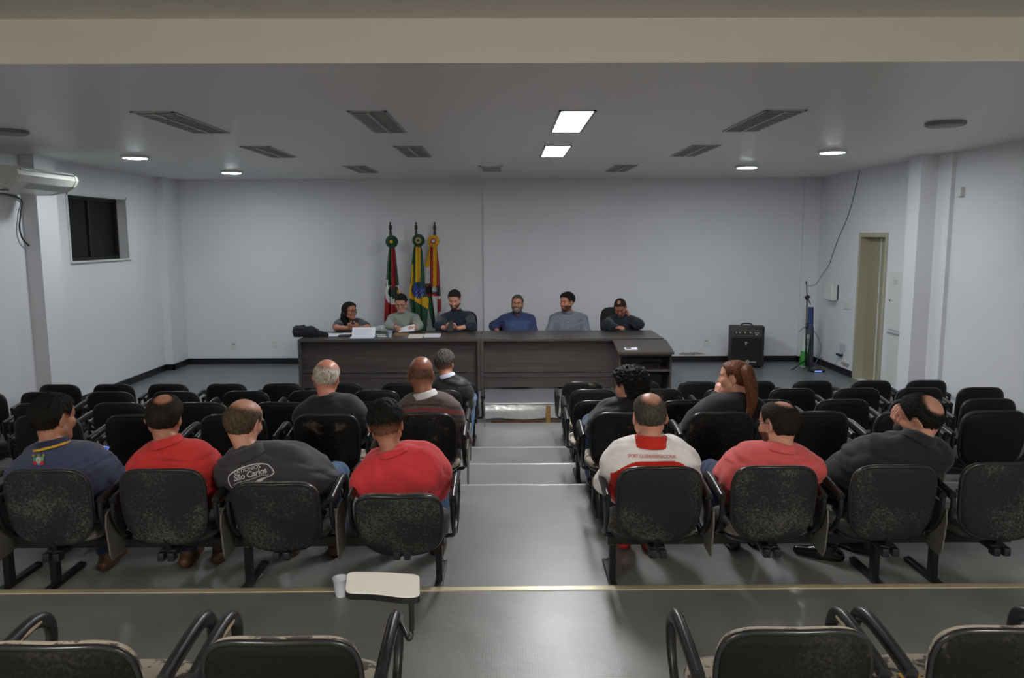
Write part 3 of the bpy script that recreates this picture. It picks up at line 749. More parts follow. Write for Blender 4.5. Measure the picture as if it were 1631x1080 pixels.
def person(label, base, J, face, skin, girth=1.0, hs=1.06, h=.0065, jaw=1.0, nose=1.0, top=None, sleeve='long', sleeve_f=.6, bottom=None, shoes=None, wr_amp=.006, wr_seed=1,
           hair=None, hair_fn=None, hair_amp=.004, hair_scale=120, beard=None, beard_fn=None, curl=(.6, .6), palm=(None, None), hd=(None, None), matfn=None, name='person', group=None, collar=None, neck_r=.052, legs=True, sock=None, extra_top=(), eyes=False):
    base = V(base)
    pel, che, nk, hc = J['pelvis'], J['chest'], J['neck'], J['head']; hM = J['hM']
    fwd = V((0, 1, 0)) if face > 0 else V((0, -1, 0))
    fwd = J.get('fwd', fwd)
    shL, shR, elL, elR, wrL, wrR = (J[k] for k in ('shL', 'shR', 'elL', 'elR', 'wrL', 'wrR'))
    acr = (shR-shL); wsh = acr.length; ac = acr.normalized()
    mid = pel.lerp(che, .5)
    g = girth
    def torso(i):
        hw = wsh*.5
        return [Cap(pel-ac*.085*g, pel+ac*.085*g, .095*g+i, None, .06),
                Cap(mid-ac*.085*g+fwd*.015, mid+ac*.085*g+fwd*.015, .105*g+i, None, .09),
                Cap(mid+fwd*.05*(g-.8), mid+fwd*.05*(g-.8)+V((0, 0, .02)), .115*g+i, None, .08),
                Cap(che-ac*hw*.48, che+ac*hw*.48, .105*(.5+.5*g)+i, None, .09),
                Cap(che.lerp(nk, .45)-ac*hw*.62, che.lerp(nk, .45)+ac*hw*.62, .07+i, None, .07),
                Cap(shL, shR, .052+i*.9, None, .06),
                Cap(shL.lerp(nk, .35), nk+V((0, 0, .01)), .056+i*.6, .052+i*.3, .06), Cap(shR.lerp(nk, .35), nk+V((0, 0, .01)), .056+i*.6, .052+i*.3, .06)]
    def arm(sh, el, wr, i, f=1.0, fu=1.0):
        out = [Cap(sh, sh.lerp(el, fu), .054+i, .054+(.043-.054)*fu+i, .03)]
        if fu >= 1 and f > 0: out.append(Cap(el, el.lerp(wr, f), .044+i, .044+(.029-.044)*f+i, .03))
        return out
    neckbase = nk+V((0, 0, -.01)); M3 = hM
    headp = head_prims(hc, hM, hs, jaw, nose)
    body = torso(0) + arm(shL, elL, wrL, 0) + arm(shR, elR, wrR, 0)
    hb = hc + hM @ V((0, -.03, -.045))*hs
    body += [Cap(neckbase, hb, neck_r*1.08, neck_r*hs, .03)]
    if legs:
        for q in 'LR':
            hp, kn, an = J['hip'+q], J['kn'+q], J['an'+q]
            body += [Cap(hp, kn, .076*g, .055, .04), Cap(kn, an, .052, .036, .03), Cap(an, an+V((0, 0, -.03))+fwd*.03, .034, .03, .02)]
    hp_ = []
    for q, (el, wr, sd) in enumerate(((elL, wrL, -1), (elR, wrR, 1))):
        d = hd[q] if hd[q] is not None else J.get('hd'+'LR'[q], wr-el)
        n = palm[q] if palm[q] is not None else V((0, 0, -1))
        hp_ += hand_prims(wr, d, n, sd, hs*.97, curl[q])
    vb, qb = sdf_mesh(body+headp+hp_, h)
    o = np_obj(name, vb, qb, base, skin); tag(o, label, 'person', group)
    info = {'obj': o, 'base': base, 'head': hc, 'hM': hM, 'hs': hs}
    wf = noise_fn(wr_seed, 28, wr_amp, stretch=(.6, .6, 1.3), ridge=True)
    if top:
        tn, tm, infl = top
        pr = torso(infl) + list(extra_top)
        for sh, el, wr in ((shL, elL, wrL), (shR, elR, wrR)):
            if sleeve == 'long': pr += arm(sh, el, wr, infl*.95+.003, .97)
            elif sleeve == 'rolled': pr += arm(sh, el, wr, infl*.95+.003, .3)
            else: pr += arm(sh, el, wr, infl+.009, 0, sleeve_f)
        vt, qt = sdf_mesh(pr, h, lambda p: wf(p), wr_amp*2)
        info['top'] = np_obj(tn, vt, qt, base, tm, o, matfn); info['topm'] = (vt, qt)
    if bottom and legs:
        bn, bmat_ = bottom
        pr = [Cap(pel-ac*.085*g, pel+ac*.085*g, .100*g, None, .05)]
        for q in 'LR':
            hp, kn, an = J['hip'+q], J['kn'+q], J['an'+q]
            pr += [Cap(hp, kn, .086*g, .068, .05), Cap(kn, kn.lerp(an, .93), .066, .056, .03)]
        wf2 = noise_fn(wr_seed+9, 30, .005, ridge=True)
        v2, q2 = sdf_mesh(pr, max(h, .008), lambda p: wf2(p), .012)
        np_obj(bn, v2, q2, base, bmat_, o)
    if shoes and legs:
        for q in 'LR':
            an = J['an'+q]
            v2, q2 = sdf_mesh(shoe_prims(an+V((0, 0, -.0)), J.get('toe'+q, fwd), J['floor'], 1.0), .006)
            np_obj('shoe', v2, q2, base, shoes, o)
            if sock:
                v2, q2 = sdf_mesh([Cap(an+V((0, 0, -.01)), an.lerp(J['kn'+q], .3), .042, .046, .02)], .007); np_obj('sock', v2, q2, base, sock, o)
    Mi = np.array(hM, F32); cc = np.array(hc, F32)
    def shell(fn, a, sc, seed):
        nf = noise_fn(seed, sc, a)
        def dsp(p):
            l = ((p-cc)@Mi)/hs
            return -fn(l)*hs - nf(p)
        return dsp
    sk = head_prims(hc, hM, hs, jaw, nose, True)
    if hair:
        vh, qh = sdf_mesh(sk, .0045, shell(hair_fn, hair_amp, hair_scale, wr_seed+3), .05)
        ho = np_obj('hair', vh, qh, base, hair, o); tt = hair_fn((((vh.astype(F32)-cc)@Mi)/hs)); set_bare(ho, tt, np.percentile(tt, 90))
    if beard:
        vh, qh = sdf_mesh(head_prims(hc, hM, hs, jaw, nose)[:10], .0045, shell(beard_fn, .0015, 160, wr_seed+5), .03)
        ho = np_obj('beard', vh, qh, base, beard, o); tt = beard_fn((((vh.astype(F32)-cc)@Mi)/hs)); set_bare(ho, tt, tt.max(), .62)
    if eyes:                                # brows, irises
        Wd = lambda x, y, z: hc + hM @ V((x, y, z))*hs - base
        for q in (-1, 1):
            bm = BM(); tube(bm, [Wd(q*.014, .0985, .026), Wd(q*.03, .096, .031), Wd(q*.048, .078, .026)], [.003, .0042, .002], 6)
            obj('eyebrow', bm, hair or H_DBROWN, o)
            bm = BM(); lathe(bm, [(.0001, -.003), (.005, -.002), (.0066, .0), (.004, .0022), (.0001, .003)], 10, Matrix.Translation(Wd(q*.031, .0855, .004)) @ (hM @ Matrix.Rotation(R(-90), 3, 'X')).to_4x4())
            obj('eye', bm, mat('eye_dark', (.015, .01, .008), .15), o)
    if collar:
        cm, ch, cr, _ = collar
        dn = (hb-neckbase).normalized()
        top_ = nk+dn*.078-fwd*.006
        pr = [Cap(nk-dn*.035-fwd*.004, top_+dn*.03, cr+.046, cr+.006, .02), Pln(top_, (dn+V((0, 0, .35))-fwd*.12).normalized(), .006), Pln(top_-dn*ch*1.15, -(dn+V((0, 0, .3))-fwd*.22).normalized(), .006)]
        v2, q2 = sdf_mesh(pr, .005)
        cmats = cm if isinstance(cm, (list, tuple)) else [cm]
        np_obj('collar', v2, q2, base, list(cmats), o, None if len(cmats) < 2 else (lambda p: (np.abs((p-np.array(top_-dn*ch*.95))@np.array((dn+V((0, 0, .3))-fwd*.2).normalized())) < .0065).astype(int)))
    return info
def smooth01(x, a, b):
    t = np.clip((x-a)/(b-a), 0, 1); return t*t*(3-2*t)
# head-local coordinates for hair shapes: x right, y forward, z up; the ears lie near y=-.012, z=0
def hair_short(th=.012, front=.075, nape=-.075, sides=.006):
    def f(l):
        x, y, z = l[:, 0], l[:, 1], l[:, 2]
        t = th*smooth01(z, -.02, .07)+sides*(1-smooth01(z, -.02, .07))
        line = np.interp(y, [-.12, -.07, -.045, -.03, -.012, .012, .03, .055, .085], [nape, nape, nape+.015, -.03, .034, .03, .0, .06, front+.01])
        m = smooth01(z, line-.014, line+.026)
        return t*m-.0012*(1-m)
    return f
def hair_bald(th=.008, crown=.05, nape=-.08, back=-.02, ctr=0.0, rad=.075, depth=.03, cz=.1, front=True, soft=.15):
    base = hair_short(th, .075, nape, th)
    def f(l):
        t = base(l); x, y, z = l[:, 0], l[:, 1], l[:, 2]
        d = np.sqrt((x-ctr)**2+((y-back)*.75)**2+((z-cz)*1.0)**2)
        m = 1-smooth01(d, rad*(1-soft), rad*(1+soft))
        if front: m = np.maximum(m, smooth01(y, .02, .05)*smooth01(z, .02, .05))
        return t*(1-m)-depth*m
    return f
H_STUB = hairmat('beard_stubble', srgb(92, 68, 54))
# ---------------------------------------------------------------- who sits where
def arms_default(J): pass
def aud(row, side, i, hc, nk, shL, shR, elL, elR, wrL, wrR, yaw=0, pitch=0, roll=0, dy=0.0, hy=.02, pel=(.0, .12), ank=None, knees=None, toe=None, tuck=.165):
    c = SEATS[(row, side, i)]; cx, y0, fz = c.location
    ys = y0-.05+dy
    def q(t, d): return P(t[0], t[1], ys+(t[2] if len(t) > 2 else d))
    J = {'head': q(hc, hy+.05), 'nk_px': nk, 'neck': q(nk, .0), 'shL': q(shL, .02), 'shR': q(shR, .02), 'elL': q(elL, .12), 'elR': q(elR, .12), 'wrL': q(wrL or elL, .34), 'wrR': q(wrR or elR, .34)}
    J['pelvis'] = V((cx+pel[0], y0+pel[1], fz+.545))
    for k, sg in (('L', -1), ('R', 1)):
        if (wrL if k == 'L' else wrR) is None: J['wr'+k] = V((cx+pel[0]+sg*.09, y0+.27, fz+.625)); J['hd'+k] = V((-sg*.35, .9, -.15)); J['el'+k].z = max(J['el'+k].z, fz+.57)
        if (wrL if k == 'L' else wrR) is None and tuck: J['el'+k].x = max(cx-tuck, min(cx+tuck, J['el'+k].x))
    J['chest'] = J['neck'].lerp(J['pelvis'], .40)+V((0, .0, 0))
    J['hM'] = head_frame(1, yaw, pitch, roll); J['floor'] = fz
    px_ = J['pelvis'].x
    J['hipL'] = V((px_-.09, y0+pel[1], fz+.535)); J['hipR'] = V((px_+.09, y0+pel[1], fz+.535))
    J['knL'], J['knR'] = [V((px_+s*.14, y0+.50, fz+.49)) for s in (-1, 1)] if knees is None else knees
    J['anL'], J['anR'] = [V((px_+s*.13, y0+.44, fz+.095)) for s in (-1, 1)] if ank is None else ank
    if toe: J['toeL'], J['toeR'] = toe
    return J, (cx, y0, fz)
JEANS = cloth('denim', srgb(52, 66, 96)); JEANS_L = cloth('denim_light', srgb(88, 116, 152)); TROUS = cloth('dark_trousers', srgb(26, 27, 34))
SH_BROWN = mat('brown_leather', srgb(84, 56, 34), .5, var=.2, vscale=20); SH_BLACK = mat('black_leather', (.01, .01, .01), .25); SH_RED = mat('red_sneaker', srgb(205, 40, 30), .5)
def fl(px, py, z): return PZ(px, py, z)
ZB = Z3
# 1 man in blue polo with phone
J, b = aud('B', 'L', 3, (86, 667), (86, 722), (36, 756), (131, 762), (0, 790), (172, 788), None, (166, 752, .36), yaw=24, pitch=-4,
           ank=(fl(172, 905, ZB)+V((0, 0, .09)), fl(168, 868, ZB)+V((0, 0, .09))))
C_NAVY = cloth('polo_slate_blue', srgb(70, 76, 102))
p_blue = person('man in slate blue polo with crest, holding a lit phone, far left', b, J, 1, SK_TAN, girth=1.12, top=('polo_shirt', C_NAVY, .016), sleeve='short', sleeve_f=.70, bottom=('jeans', JEANS), shoes=SH_BROWN,
       hair=H_BLACK, hair_fn=hair_short(.014, .07, -.072, .009), wr_seed=11, collar=([cloth('polo_collar_navy', srgb(40, 48, 72)), cloth('collar_yellow_line', srgb(205, 160, 50))], .036, .066, .02), palm=(None, V((-.5, -.3, .5))), curl=(.5, .55), hd=(None, V((0, .3, 1))), group='seated audience')
# 2 balding man in red polo
J, b = aud('B', 'L', 2, (262, 666), (271, 718), (228, 747), (315, 748), (218, 800), (321, 798), None, None, yaw=-6, pitch=-8, roll=6,
           ank=(fl(300, 900, ZB)+V((0, 0, .09)), fl(352, 893, ZB)+V((0, 0, .09))))
C_RED = cloth('polo_red', srgb(208, 58, 56))
person('balding man in red polo between blue polo man and lettered jacket man', b, J, 1, SK_TAN, girth=1.05, top=('polo_shirt', C_RED, .016), sleeve='short', sleeve_f=.9, bottom=('jeans', JEANS), shoes=SH_BROWN,
       hair=H_DBROWN, hair_fn=hair_bald(.009, nape=-.076, back=-.055, ctr=0, rad=.046, depth=.0008, cz=.105, front=False, soft=.7), hair_amp=.002, hair_scale=210, wr_seed=12, collar=(C_RED, .036, .064, .02), group='seated audience')
# 3 man in dark lettered jacket
J, b = aud('B', 'L', 1, (388, 674), (402, 732), (368, 757), (482, 762), (374, 806), (520, 800), None, None, yaw=14, pitch=-10, roll=6, tuck=0)
C_CHAR = cloth('jacket_charcoal', srgb(60, 58, 64), .7)
p_sc = person('balding man in charcoal work jacket with white lettering on the back', b, J, 1, SK_LIGHT, girth=1.15, hs=1.08, top=('jacket', C_CHAR, .026), bottom=('jeans', JEANS_L), shoes=SH_BROWN, wr_amp=.008,
       hair=hairmat('hair_thin_brown', srgb(80, 66, 52)), hair_fn=hair_bald(.009, nape=-.088, back=.0, rad=.078, depth=.0008, cz=.095, soft=.4), hair_amp=.002, hair_scale=130, wr_seed=13, collar=(C_CHAR, .05, .07, .025), group='seated audience')
# 4 broad man in plain red
J, b = aud('B', 'L', 0, (615, 676), (632, 735), (582, 770), (678, 752), (576, 806), (692, 796), None, None, yaw=0, pitch=-6, roll=-4, dy=-.04)
C_RED2 = cloth('shirt_crimson', srgb(220, 64, 72))
person('broad man in plain red shirt beside the aisle, dark short hair', b, J, 1, SK_TAN, girth=1.18, hs=1.06, top=('shirt', C_RED2, .018), sleeve='short', sleeve_f=.95, bottom=('jeans', JEANS_L), shoes=SH_BROWN, wr_amp=.007,
       hair=H_BLACK, hair_fn=hair_short(.017, .07, -.088, .006), wr_seed=14, collar=(C_RED2, .026, .066, .02), group='seated audience')
# 5 white haired man
J, b = aud('C', 'L', 1, (520, 602), (524, 645), (486, 664), (566, 660), (474, 712), (583, 705), None, None, yaw=4, pitch=-8, roll=9)
C_DK = cloth('jacket_near_black', srgb(42, 41, 46), .8)
person('bald man with white fringe of hair in dark jacket', b, J, 1, SK_RED, girth=1.1, hs=1.08, top=('jacket', C_DK, .022), bottom=('trousers', TROUS), shoes=SH_BLACK,
       hair=H_WHITE, hair_fn=hair_bald(.0045, nape=-.085, back=.0, rad=.080, depth=.0008, cz=.095, soft=.4), hair_amp=.0012, hair_scale=220, wr_seed=15, collar=(C_DK, .04, .062, .02), group='seated audience')
# 6 stripe sweater
J, b = aud('C', 'L', 0, (671, 597), (681, 640), (650, 661), (718, 660), (642, 715), (736, 700), None, (722, 690, .36), yaw=2, pitch=-6, roll=2)
C_SW = cloth('sweater_taupe', srgb(98, 84, 82), .95); C_SWR = cloth('sweater_red_line', srgb(150, 44, 48)); C_SWD = cloth('sweater_dark_line', srgb(66, 56, 56))
zr = P(680, 651, b[1]-.12).z
def mf_sw(p):
    z = p[:, 2]-.03*((p[:, 0]-b[0])/.2)**2*-1
    m = np.zeros(len(p), int)
    for dz in (.028, .036, -.022, -.03, -.06, -.068, -.10, -.11): m[np.abs(z-zr-dz) < .0032] = 2
    m[np.abs(z-zr) < .0055] = 1
    return m
person('bald man in taupe sweater with red stripe and white collar', b, J, 1, SK_BROWN, girth=1.12, hs=1.06, h=.006, top=('sweater', [C_SW, C_SWR, C_SWD], .02), bottom=('jeans', JEANS), shoes=SH_BLACK, matfn=mf_sw,
       hair=H_SHAVED, hair_fn=hair_bald(.002, nape=-.08, back=.0, rad=.095, depth=.0008, cz=.09, soft=.5), hair_amp=.0005, hair_scale=260, wr_seed=16, collar=(cloth('collar_white', srgb(222, 220, 224)), .034, .064, .015), neck_r=.058, group='seated audience')
# 7 man in black blazer, front
J, b = aud('E', 'L', 0, (708, 579), (715, 607), (700, 622), (741, 627), (688, 650), (755, 655), None, None, yaw=14, pitch=-3, roll=3, pel=(.10, .08),
           knees=(V((-.62, 8.12, Z1+.5)), V((-.40, 8.10, Z1+.52))))
C_BLZ = cloth('blazer_black', (.012, .012, .014), .5)
person('grey-haired man in black blazer nearest the desk, left of the aisle', b, J, 1, SK_TAN, girth=1.05, hs=1.06, h=.007, top=('blazer', C_BLZ, .022), bottom=('jeans', JEANS_L), shoes=SH_BLACK,
       hair=H_SALT, hair_fn=hair_short(.016, .07, -.085, .007), hair_amp=.005, hair_scale=110, wr_seed=17, collar=(cloth('collar_pale', srgb(190, 196, 210)), .03, .062, .015), group='seated audience')
# 8 curly haired person
J, b = aud('C', 'R', 0, (1003, 617), (1006, 654), (966, 670), (1026, 668), (955, 705), (1032, 705), None, None, yaw=-48, pitch=-2, roll=0)
C_BK = cloth('jacket_black_soft', srgb(30, 28, 32), .8)
person('person with dark curly hair in black jacket, head turned left', b, J, 1, SK_LIGHT, girth=1.0, hs=1.03, top=('jacket', C_BK, .024), bottom=('jeans', JEANS), shoes=SH_BLACK, wr_amp=.01,
       hair=H_BLACK, hair_fn=hair_short(.036, .06, -.10, .034), hair_amp=.012, hair_scale=130, wr_seed=18, group='seated audience')
# 9 woman with ponytail
J, b = aud('C', 'R', 1, (1170, 603), (1178, 642), (1143, 652), (1204, 654), (1128, 668, .1), (1212, 700), (1141, 633, .2), None, yaw=-60, pitch=2, roll=4,
           knees=(P(1092, 688, 5.86), P(1150, 700, 5.98)), ank=(P(1078, 735, 6.0), V((1.45, 5.9, ZB+.09))))
p_pony = person('woman with long auburn ponytail in black jacket, hand at chin', b, J, 1, SK_LIGHT, girth=.92, hs=1.0, top=('jacket', C_BK, .018), bottom=('trousers', TROUS), shoes=SH_BLACK, wr_amp=.004,
       hair=H_AUBURN, hair_fn=hair_short(.012, .068, -.06, .010), hair_amp=.0012, wr_seed=19, hd=(V((.22, .05, 1)), None), palm=(V((.9, .3, -.1)), None), curl=(1.2, .5), group='seated audience')
hc, hM, bs = p_pony['head'], p_pony['hM'], V(b)
root = p_pony['obj']
kp = [hc+hM@V((0, -.098, .045)), P(1190, 590, 5.32), P(1196, 612, 5.27), P(1198, 640, 5.25), P(1193, 661, 5.24)]
kp = catmull(kp, 4); n = len(kp)
pr = [Cap(kp[i], kp[i+1], .020+.016*math.sin(math.pi*min(1, (i+.3)/n*1.15)), .020+.016*math.sin(math.pi*min(1, (i+1.3)/n*1.15)), .02) for i in range(n-1)]
nf = noise_fn(5, 40, .004, stretch=(1.6, 1.6, .15))
v2, q2 = sdf_mesh(pr, .005, lambda p: nf(p), .01); np_obj('ponytail', v2, q2, bs, H_AUBURN, root)
bm = BM(); ct = hc+hM@V((0, -.104, .045))-bs
tube(bm, [ct+Vector((math.cos(a)*.02, .0, math.sin(a)*.022)) for a in [2*math.pi*k/14 for k in range(14)]], .007, 8, closed=True, hint=V((0, 1, 0))); obj('hair_tie', bm, H_BLACK, root, smooth=True)
bm = BM(); e = hc+hM@V((-.086, -.008, -.04))-bs; lathe(bm, [(.0001, -.006), (.006, 0), (.0001, .006)], 10, Matrix.Translation(e)); obj('earring', bm, mat('gold', srgb(230, 205, 150), .2, 1.0), root, smooth=True)
# 10 white jacket
J, b = aud('B', 'R', 0, (1034, 664), (1036, 715), (985, 738), (1088, 736), (964, 784), (1110, 786), None, None, yaw=-4, pitch=-8, roll=0, tuck=.225,
           ank=(V((.72, 4.72, ZB+.095)), fl(1032, 872, ZB)+V((0, 0, .095))))
C_WH = cloth('jacket_white', srgb(246, 242, 242), .7); C_RD = cloth('jacket_red', srgb(205, 44, 32), .7)
zt, xc, yb0 = P(1045, 737, b[1]-.16).z, P(1045, 745, b[1]-.16).x, b[1]
def mf_wh(p):
    m = np.zeros(len(p), int); dx = np.abs(p[:, 0]-xc)
    lim = zt-.07*np.clip((dx-.10)/.12, 0, 1)**1.6
    m[(p[:, 2] < lim) & (p[:, 1] < yb0+.05) & (dx < .235)] = 1
    return m
p_int = person('man in white jacket with red collar and red lettering', b, J, 1, SK_LIGHT, girth=1.12, hs=1.08, h=.0055, top=('jacket', [C_WH, C_RD], .026), bottom=('track_trousers', cloth('navy_track', srgb(28, 32, 52))), shoes=SH_RED, matfn=mf_wh, wr_amp=.007,
       hair=H_SALT, hair_fn=hair_bald(.004, nape=-.08, back=-.05, rad=.05, depth=.0008, cz=.10, front=False, soft=.7), hair_amp=.0014, hair_scale=240, wr_seed=20, collar=(C_RD, .05, .070, .012), group='seated audience')
# 11 coral polo with glasses
J, b = aud('B', 'R', 1, (1240, 677), (1243, 728), (1196, 752), (1290, 748), (1154, 790, .05), (1296, 800), None, None, yaw=-30, pitch=-8, roll=4,
           ank=(fl(1166, 872, ZB)+V((0, 0, .095)), V((1.55, 4.75, ZB+.095))))
C_CO = cloth('polo_coral', srgb(220, 98, 98))
p_gl = person('man in coral polo with glasses looking left', b, J, 1, SK_LIGHT, girth=1.1, hs=1.06, top=('polo_shirt', C_CO, .018), sleeve='short', sleeve_f=.74, bottom=('jeans', JEANS), shoes=SH_BLACK, wr_amp=.006,
       hair=H_DBROWN, hair_fn=hair_bald(.008, nape=-.09, back=-.04, rad=.042, depth=.0008, cz=.112, front=False, soft=.7), hair_amp=.002, hair_scale=210, beard=H_STUB, beard_fn=lambda l: np.where((l[:, 2] < -.035) & (l[:, 1] > .0), .004, -.02), wr_seed=21, collar=(C_CO, .034, .066, .02), group='seated audience')
def glasses(info, m):
    hc, hM, hs, bs, root = info['head'], info['hM'], info['hs'], info['base'], info['obj']
    Wd = lambda x, y, z: hc+hM@V((x, y, z))*hs-bs
    bm = BM()
    for q in (-1, 1):
        tube(bm, [Wd(q*.033+.024*math.cos(a), .104-.006*abs(math.cos(a)), .004+.019*math.sin(a)) for a in [2*math.pi*k/16 for k in range(16)]], .0022, 6, closed=True)
        tube(bm, [Wd(q*.057, .099, .010), Wd(q*.078, .06, .012), Wd(q*.086, -.01, .014), Wd(q*.083, -.028, -.008)], .0022, 6)
    tube(bm, [Wd(-.010, .105, .008), Wd(0, .108, .011), Wd(.010, .105, .008)], .002, 6)
    obj('glasses', bm, m, root, smooth=True)
M_GL = mat('glasses_black', (.01, .01, .012), .25)
glasses(p_gl, M_GL)
# 12 leaning man in black jacket
J, b = aud('B', 'R', 2, (1466, 664), (1455, 712), (1392, 742), (1490, 728), (1374, 785, .16), (1478, 745, .26), (1338, 772, .36), (1440, 684, .24), yaw=-46, pitch=-6, roll=-18,
           ank=(fl(1321, 893, ZB)+V((0, 0, .095)), fl(1377, 882, ZB)+V((0, 0, .095))), toe=(V((-.8, .5, 0)), V((-.6, .7, 0))))
C_BJ = cloth('jacket_black', srgb(36, 36, 40), .75)
person('balding man leaning his head on his hand, in a black jacket', b, J, 1, SK_LIGHT, girth=1.15, hs=1.06, top=('jacket', C_BJ, .026), bottom=('trousers', cloth('navy_trousers', srgb(26, 32, 58))), shoes=SH_BLACK, sock=cloth('grey_sock', srgb(170, 168, 165)), wr_amp=.008,
       hair=H_BLACK, hair_fn=hair_bald(.010, nape=-.09, back=-.075, rad=.060, depth=.0008, cz=.075, front=False, soft=.45), hair_amp=.003, hair_scale=130, wr_seed=22, hd=(V((-.5, .4, -.3)), V((-.55, .05, .65))), palm=(V((0, 0, -1)), V((.7, -.1, .5))), curl=(.4, 1.3), collar=(C_BJ, .045, .072, .02), group='seated audience')

# ================================================================ the six at the desk
YT = 11.80
TABLE_Z = .715
def tab(hc, nk, shL, shR, elL, elR, wrL, wrR, yaw=0, pitch=0, roll=0, ys=YT, x=None):
    """pixels given for the person's own left (photo right) and right"""
    def q(t, d): return P(t[0], t[1], ys+(t[2] if len(t) > 2 else d))
    J = {'head': q(hc, -.06), 'neck': q(nk, 0.03), 'shL': q(shL, .02), 'shR': q(shR, .02), 'elL': q(elL, -.12), 'elR': q(elR, -.12), 'wrL': q(wrL, -.36), 'wrR': q(wrR, -.36)}
    nx = J['neck'].x
    J['pelvis'] = V((nx, ys+.06, .545)); J['chest'] = J['neck'].lerp(J['pelvis'], .40)
    J['hM'] = head_frame(-1, yaw, pitch, roll); J['floor'] = 0
    J['hipL'] = V((nx+.09, ys+.04, .54)); J['hipR'] = V((nx-.09, ys+.04, .54))
    J['knL'] = V((nx+.13, ys-.36, .52)); J['knR'] = V((nx-.13, ys-.36, .52)); J['anL'] = V((nx+.12, ys-.34, .095)); J['anR'] = V((nx-.12, ys-.34, .095))
    return J, (nx, ys, 0.0)
def hair_long(l):
    x, y, z = l[:, 0], l[:, 1], l[:, 2]
    t = np.full(len(x), .018)
    line = np.interp(y, [-.12, -.02, .01, .03, .06, .09], [-.13, -.13, -.10, .03, .07, .085])
    m = smooth01(z, line-.01, line+.01); return t*m-.03*(1-m)
# 13 woman
J, b = tab((557, 496), (558, 513), (575, 517), (541, 517), (586, 522, -.42), (536, 522, -.42), (570, 523, -.54), (557, 523, -.54), yaw=-52, pitch=3)
C_TEE = cloth('tee_grey_blue', srgb(62, 70, 80))
p_w = person('woman with long black hair and glasses, leftmost at the desk', b, J, -1, SK_TAN, girth=.98, hs=1.05, top=('tshirt', C_TEE, .016), sleeve='short', sleeve_f=.7, bottom=('jeans', JEANS), shoes=SH_BLACK, wr_amp=.004,
       hair=H_BLACK, hair_fn=hair_long, hair_amp=.002, wr_seed=31, eyes=True, palm=(V((-.8, 0, .5)), V((.8, 0, .5))), hd=(V((-.7, -.4, .2)), V((.7, -.4, .2))), curl=(.7, .7), group='desk panel')
hc, hM, bs = p_w['head'], p_w['hM'], p_w['base']
lk = [[hc+hM@V((sx, -.055, -.02)), hc+hM@V((sx*1.15, -.07, -.12)), hc+hM@V((sx*1.1, -.055, -.24))] for sx in (-.05, 0, .05)]
pr = []
for L in lk:
    L = catmull(L, 4)
    pr += [Cap(L[i], L[i+1], .05-.018*(i/len(L)), .05-.018*((i+1)/len(L)), .03) for i in range(len(L)-1)]
v2, q2 = sdf_mesh(pr, .007, lambda p: nf(p), .01); np_obj('long_hair', v2, q2, bs, H_BLACK, p_w['obj'])
glasses(p_w, M_GL)
# 14 man reading
J, b = tab((639, 483), (642, 503), (661, 508), (625, 508), (667, 518.5, -.40), (619, 518.5, -.40), (664, 522, -.52), (629, 522, -.52), yaw=4, pitch=-20)
C_SG = cloth('sweater_sage', srgb(138, 146, 138))
p_rd = person('man in sage green sweater and glasses reading a paper at the desk', b, J, -1, SK_LIGHT, girth=1.02, hs=1.06, top=('sweater', C_SG, .016), bottom=('jeans', JEANS), shoes=SH_BLACK, wr_amp=.004,
       hair=H_DBROWN, hair_fn=hair_short(.012, .07, -.07, .005), wr_seed=32, eyes=True, palm=(V((-.8, 0, .2)), V((.8, 0, .2))), hd=(V((-.35, -.8, -.05)), V((.35, -.8, -.05))), curl=(.8, .8), group='desk panel', collar=(C_SG, .022, .066, .0))
glasses(p_rd, M_GL)
# 15 man with phone
J, b = tab((724, 477), (727, 500), (748, 507), (706, 509), (752, 519, -.42), (699, 519, -.42), (729, 523, -.54), (709, 523, -.54), yaw=8, pitch=-22)
C_NV = cloth('shirt_dark_navy', srgb(34, 42, 56))
p_ph = person('bearded man in dark navy shirt looking down at his phone at the desk', b, J, -1, SK_LIGHT, girth=1.06, hs=1.09, top=('shirt', C_NV, .018), sleeve='rolled', bottom=('jeans', JEANS), shoes=SH_BLACK, wr_amp=.004,
       hair=H_DBROWN, hair_fn=hair_short(.013, .07, -.07, .005), beard=H_STUB, beard_fn=lambda l: np.where((l[:, 2] < -.045) & (l[:, 1] > .0) & ~((np.abs(l[:, 0]) < .02) & (l[:, 2] > -.076)), .005, -.02), wr_seed=33, eyes=True, palm=(V((-.5, .2, .8)), V((.5, .2, .8))), hd=(V((-.8, -.3, .15)), V((.8, -.3, .15))), curl=(.6, .6), group='desk panel', collar=(C_NV, .034, .066, .0))
# 16 man leaning back, grey beard
J, b = tab((824, 484), (824, 503), (845, 509), (803, 509), (851, 530), (786, 519, .05), (838, 535, -.34), (795, 533, -.12), yaw=6, pitch=4, roll=-3)
C_RB = cloth('sweater_royal', srgb(52, 62, 98)); C_RB2 = cloth('sweater_royal_lower', srgb(66, 80, 116))
zc = P(824, 510, YT).z
p_gb = person('man with grey beard and glasses in blue sweater, leaning on one elbow', b, J, -1, SK_TAN, girth=1.04, hs=1.05, top=('sweater', [C_RB, C_RB2], .016), sleeve='rolled', bottom=('jeans', JEANS), shoes=SH_BLACK, wr_amp=.004, matfn=lambda p: ((p[:, 2] < zc) & (np.abs(p[:, 0]-b[0]) < .19)).astype(int),
       hair=H_SALT, hair_fn=hair_short(.010, .07, -.07, .006), beard=H_GREY, beard_fn=lambda l: np.where((l[:, 2] < -.035) & (l[:, 1] > .0) & ~((np.abs(l[:, 0]) < .02) & (l[:, 2] > -.074) & (l[:, 2] < -.058)), .009, -.02), wr_seed=34, eyes=True, group='desk panel', collar=(C_RB, .02, .064, .0))
glasses(p_gb, mat('glasses_wire', srgb(120, 115, 110), .3, .8))
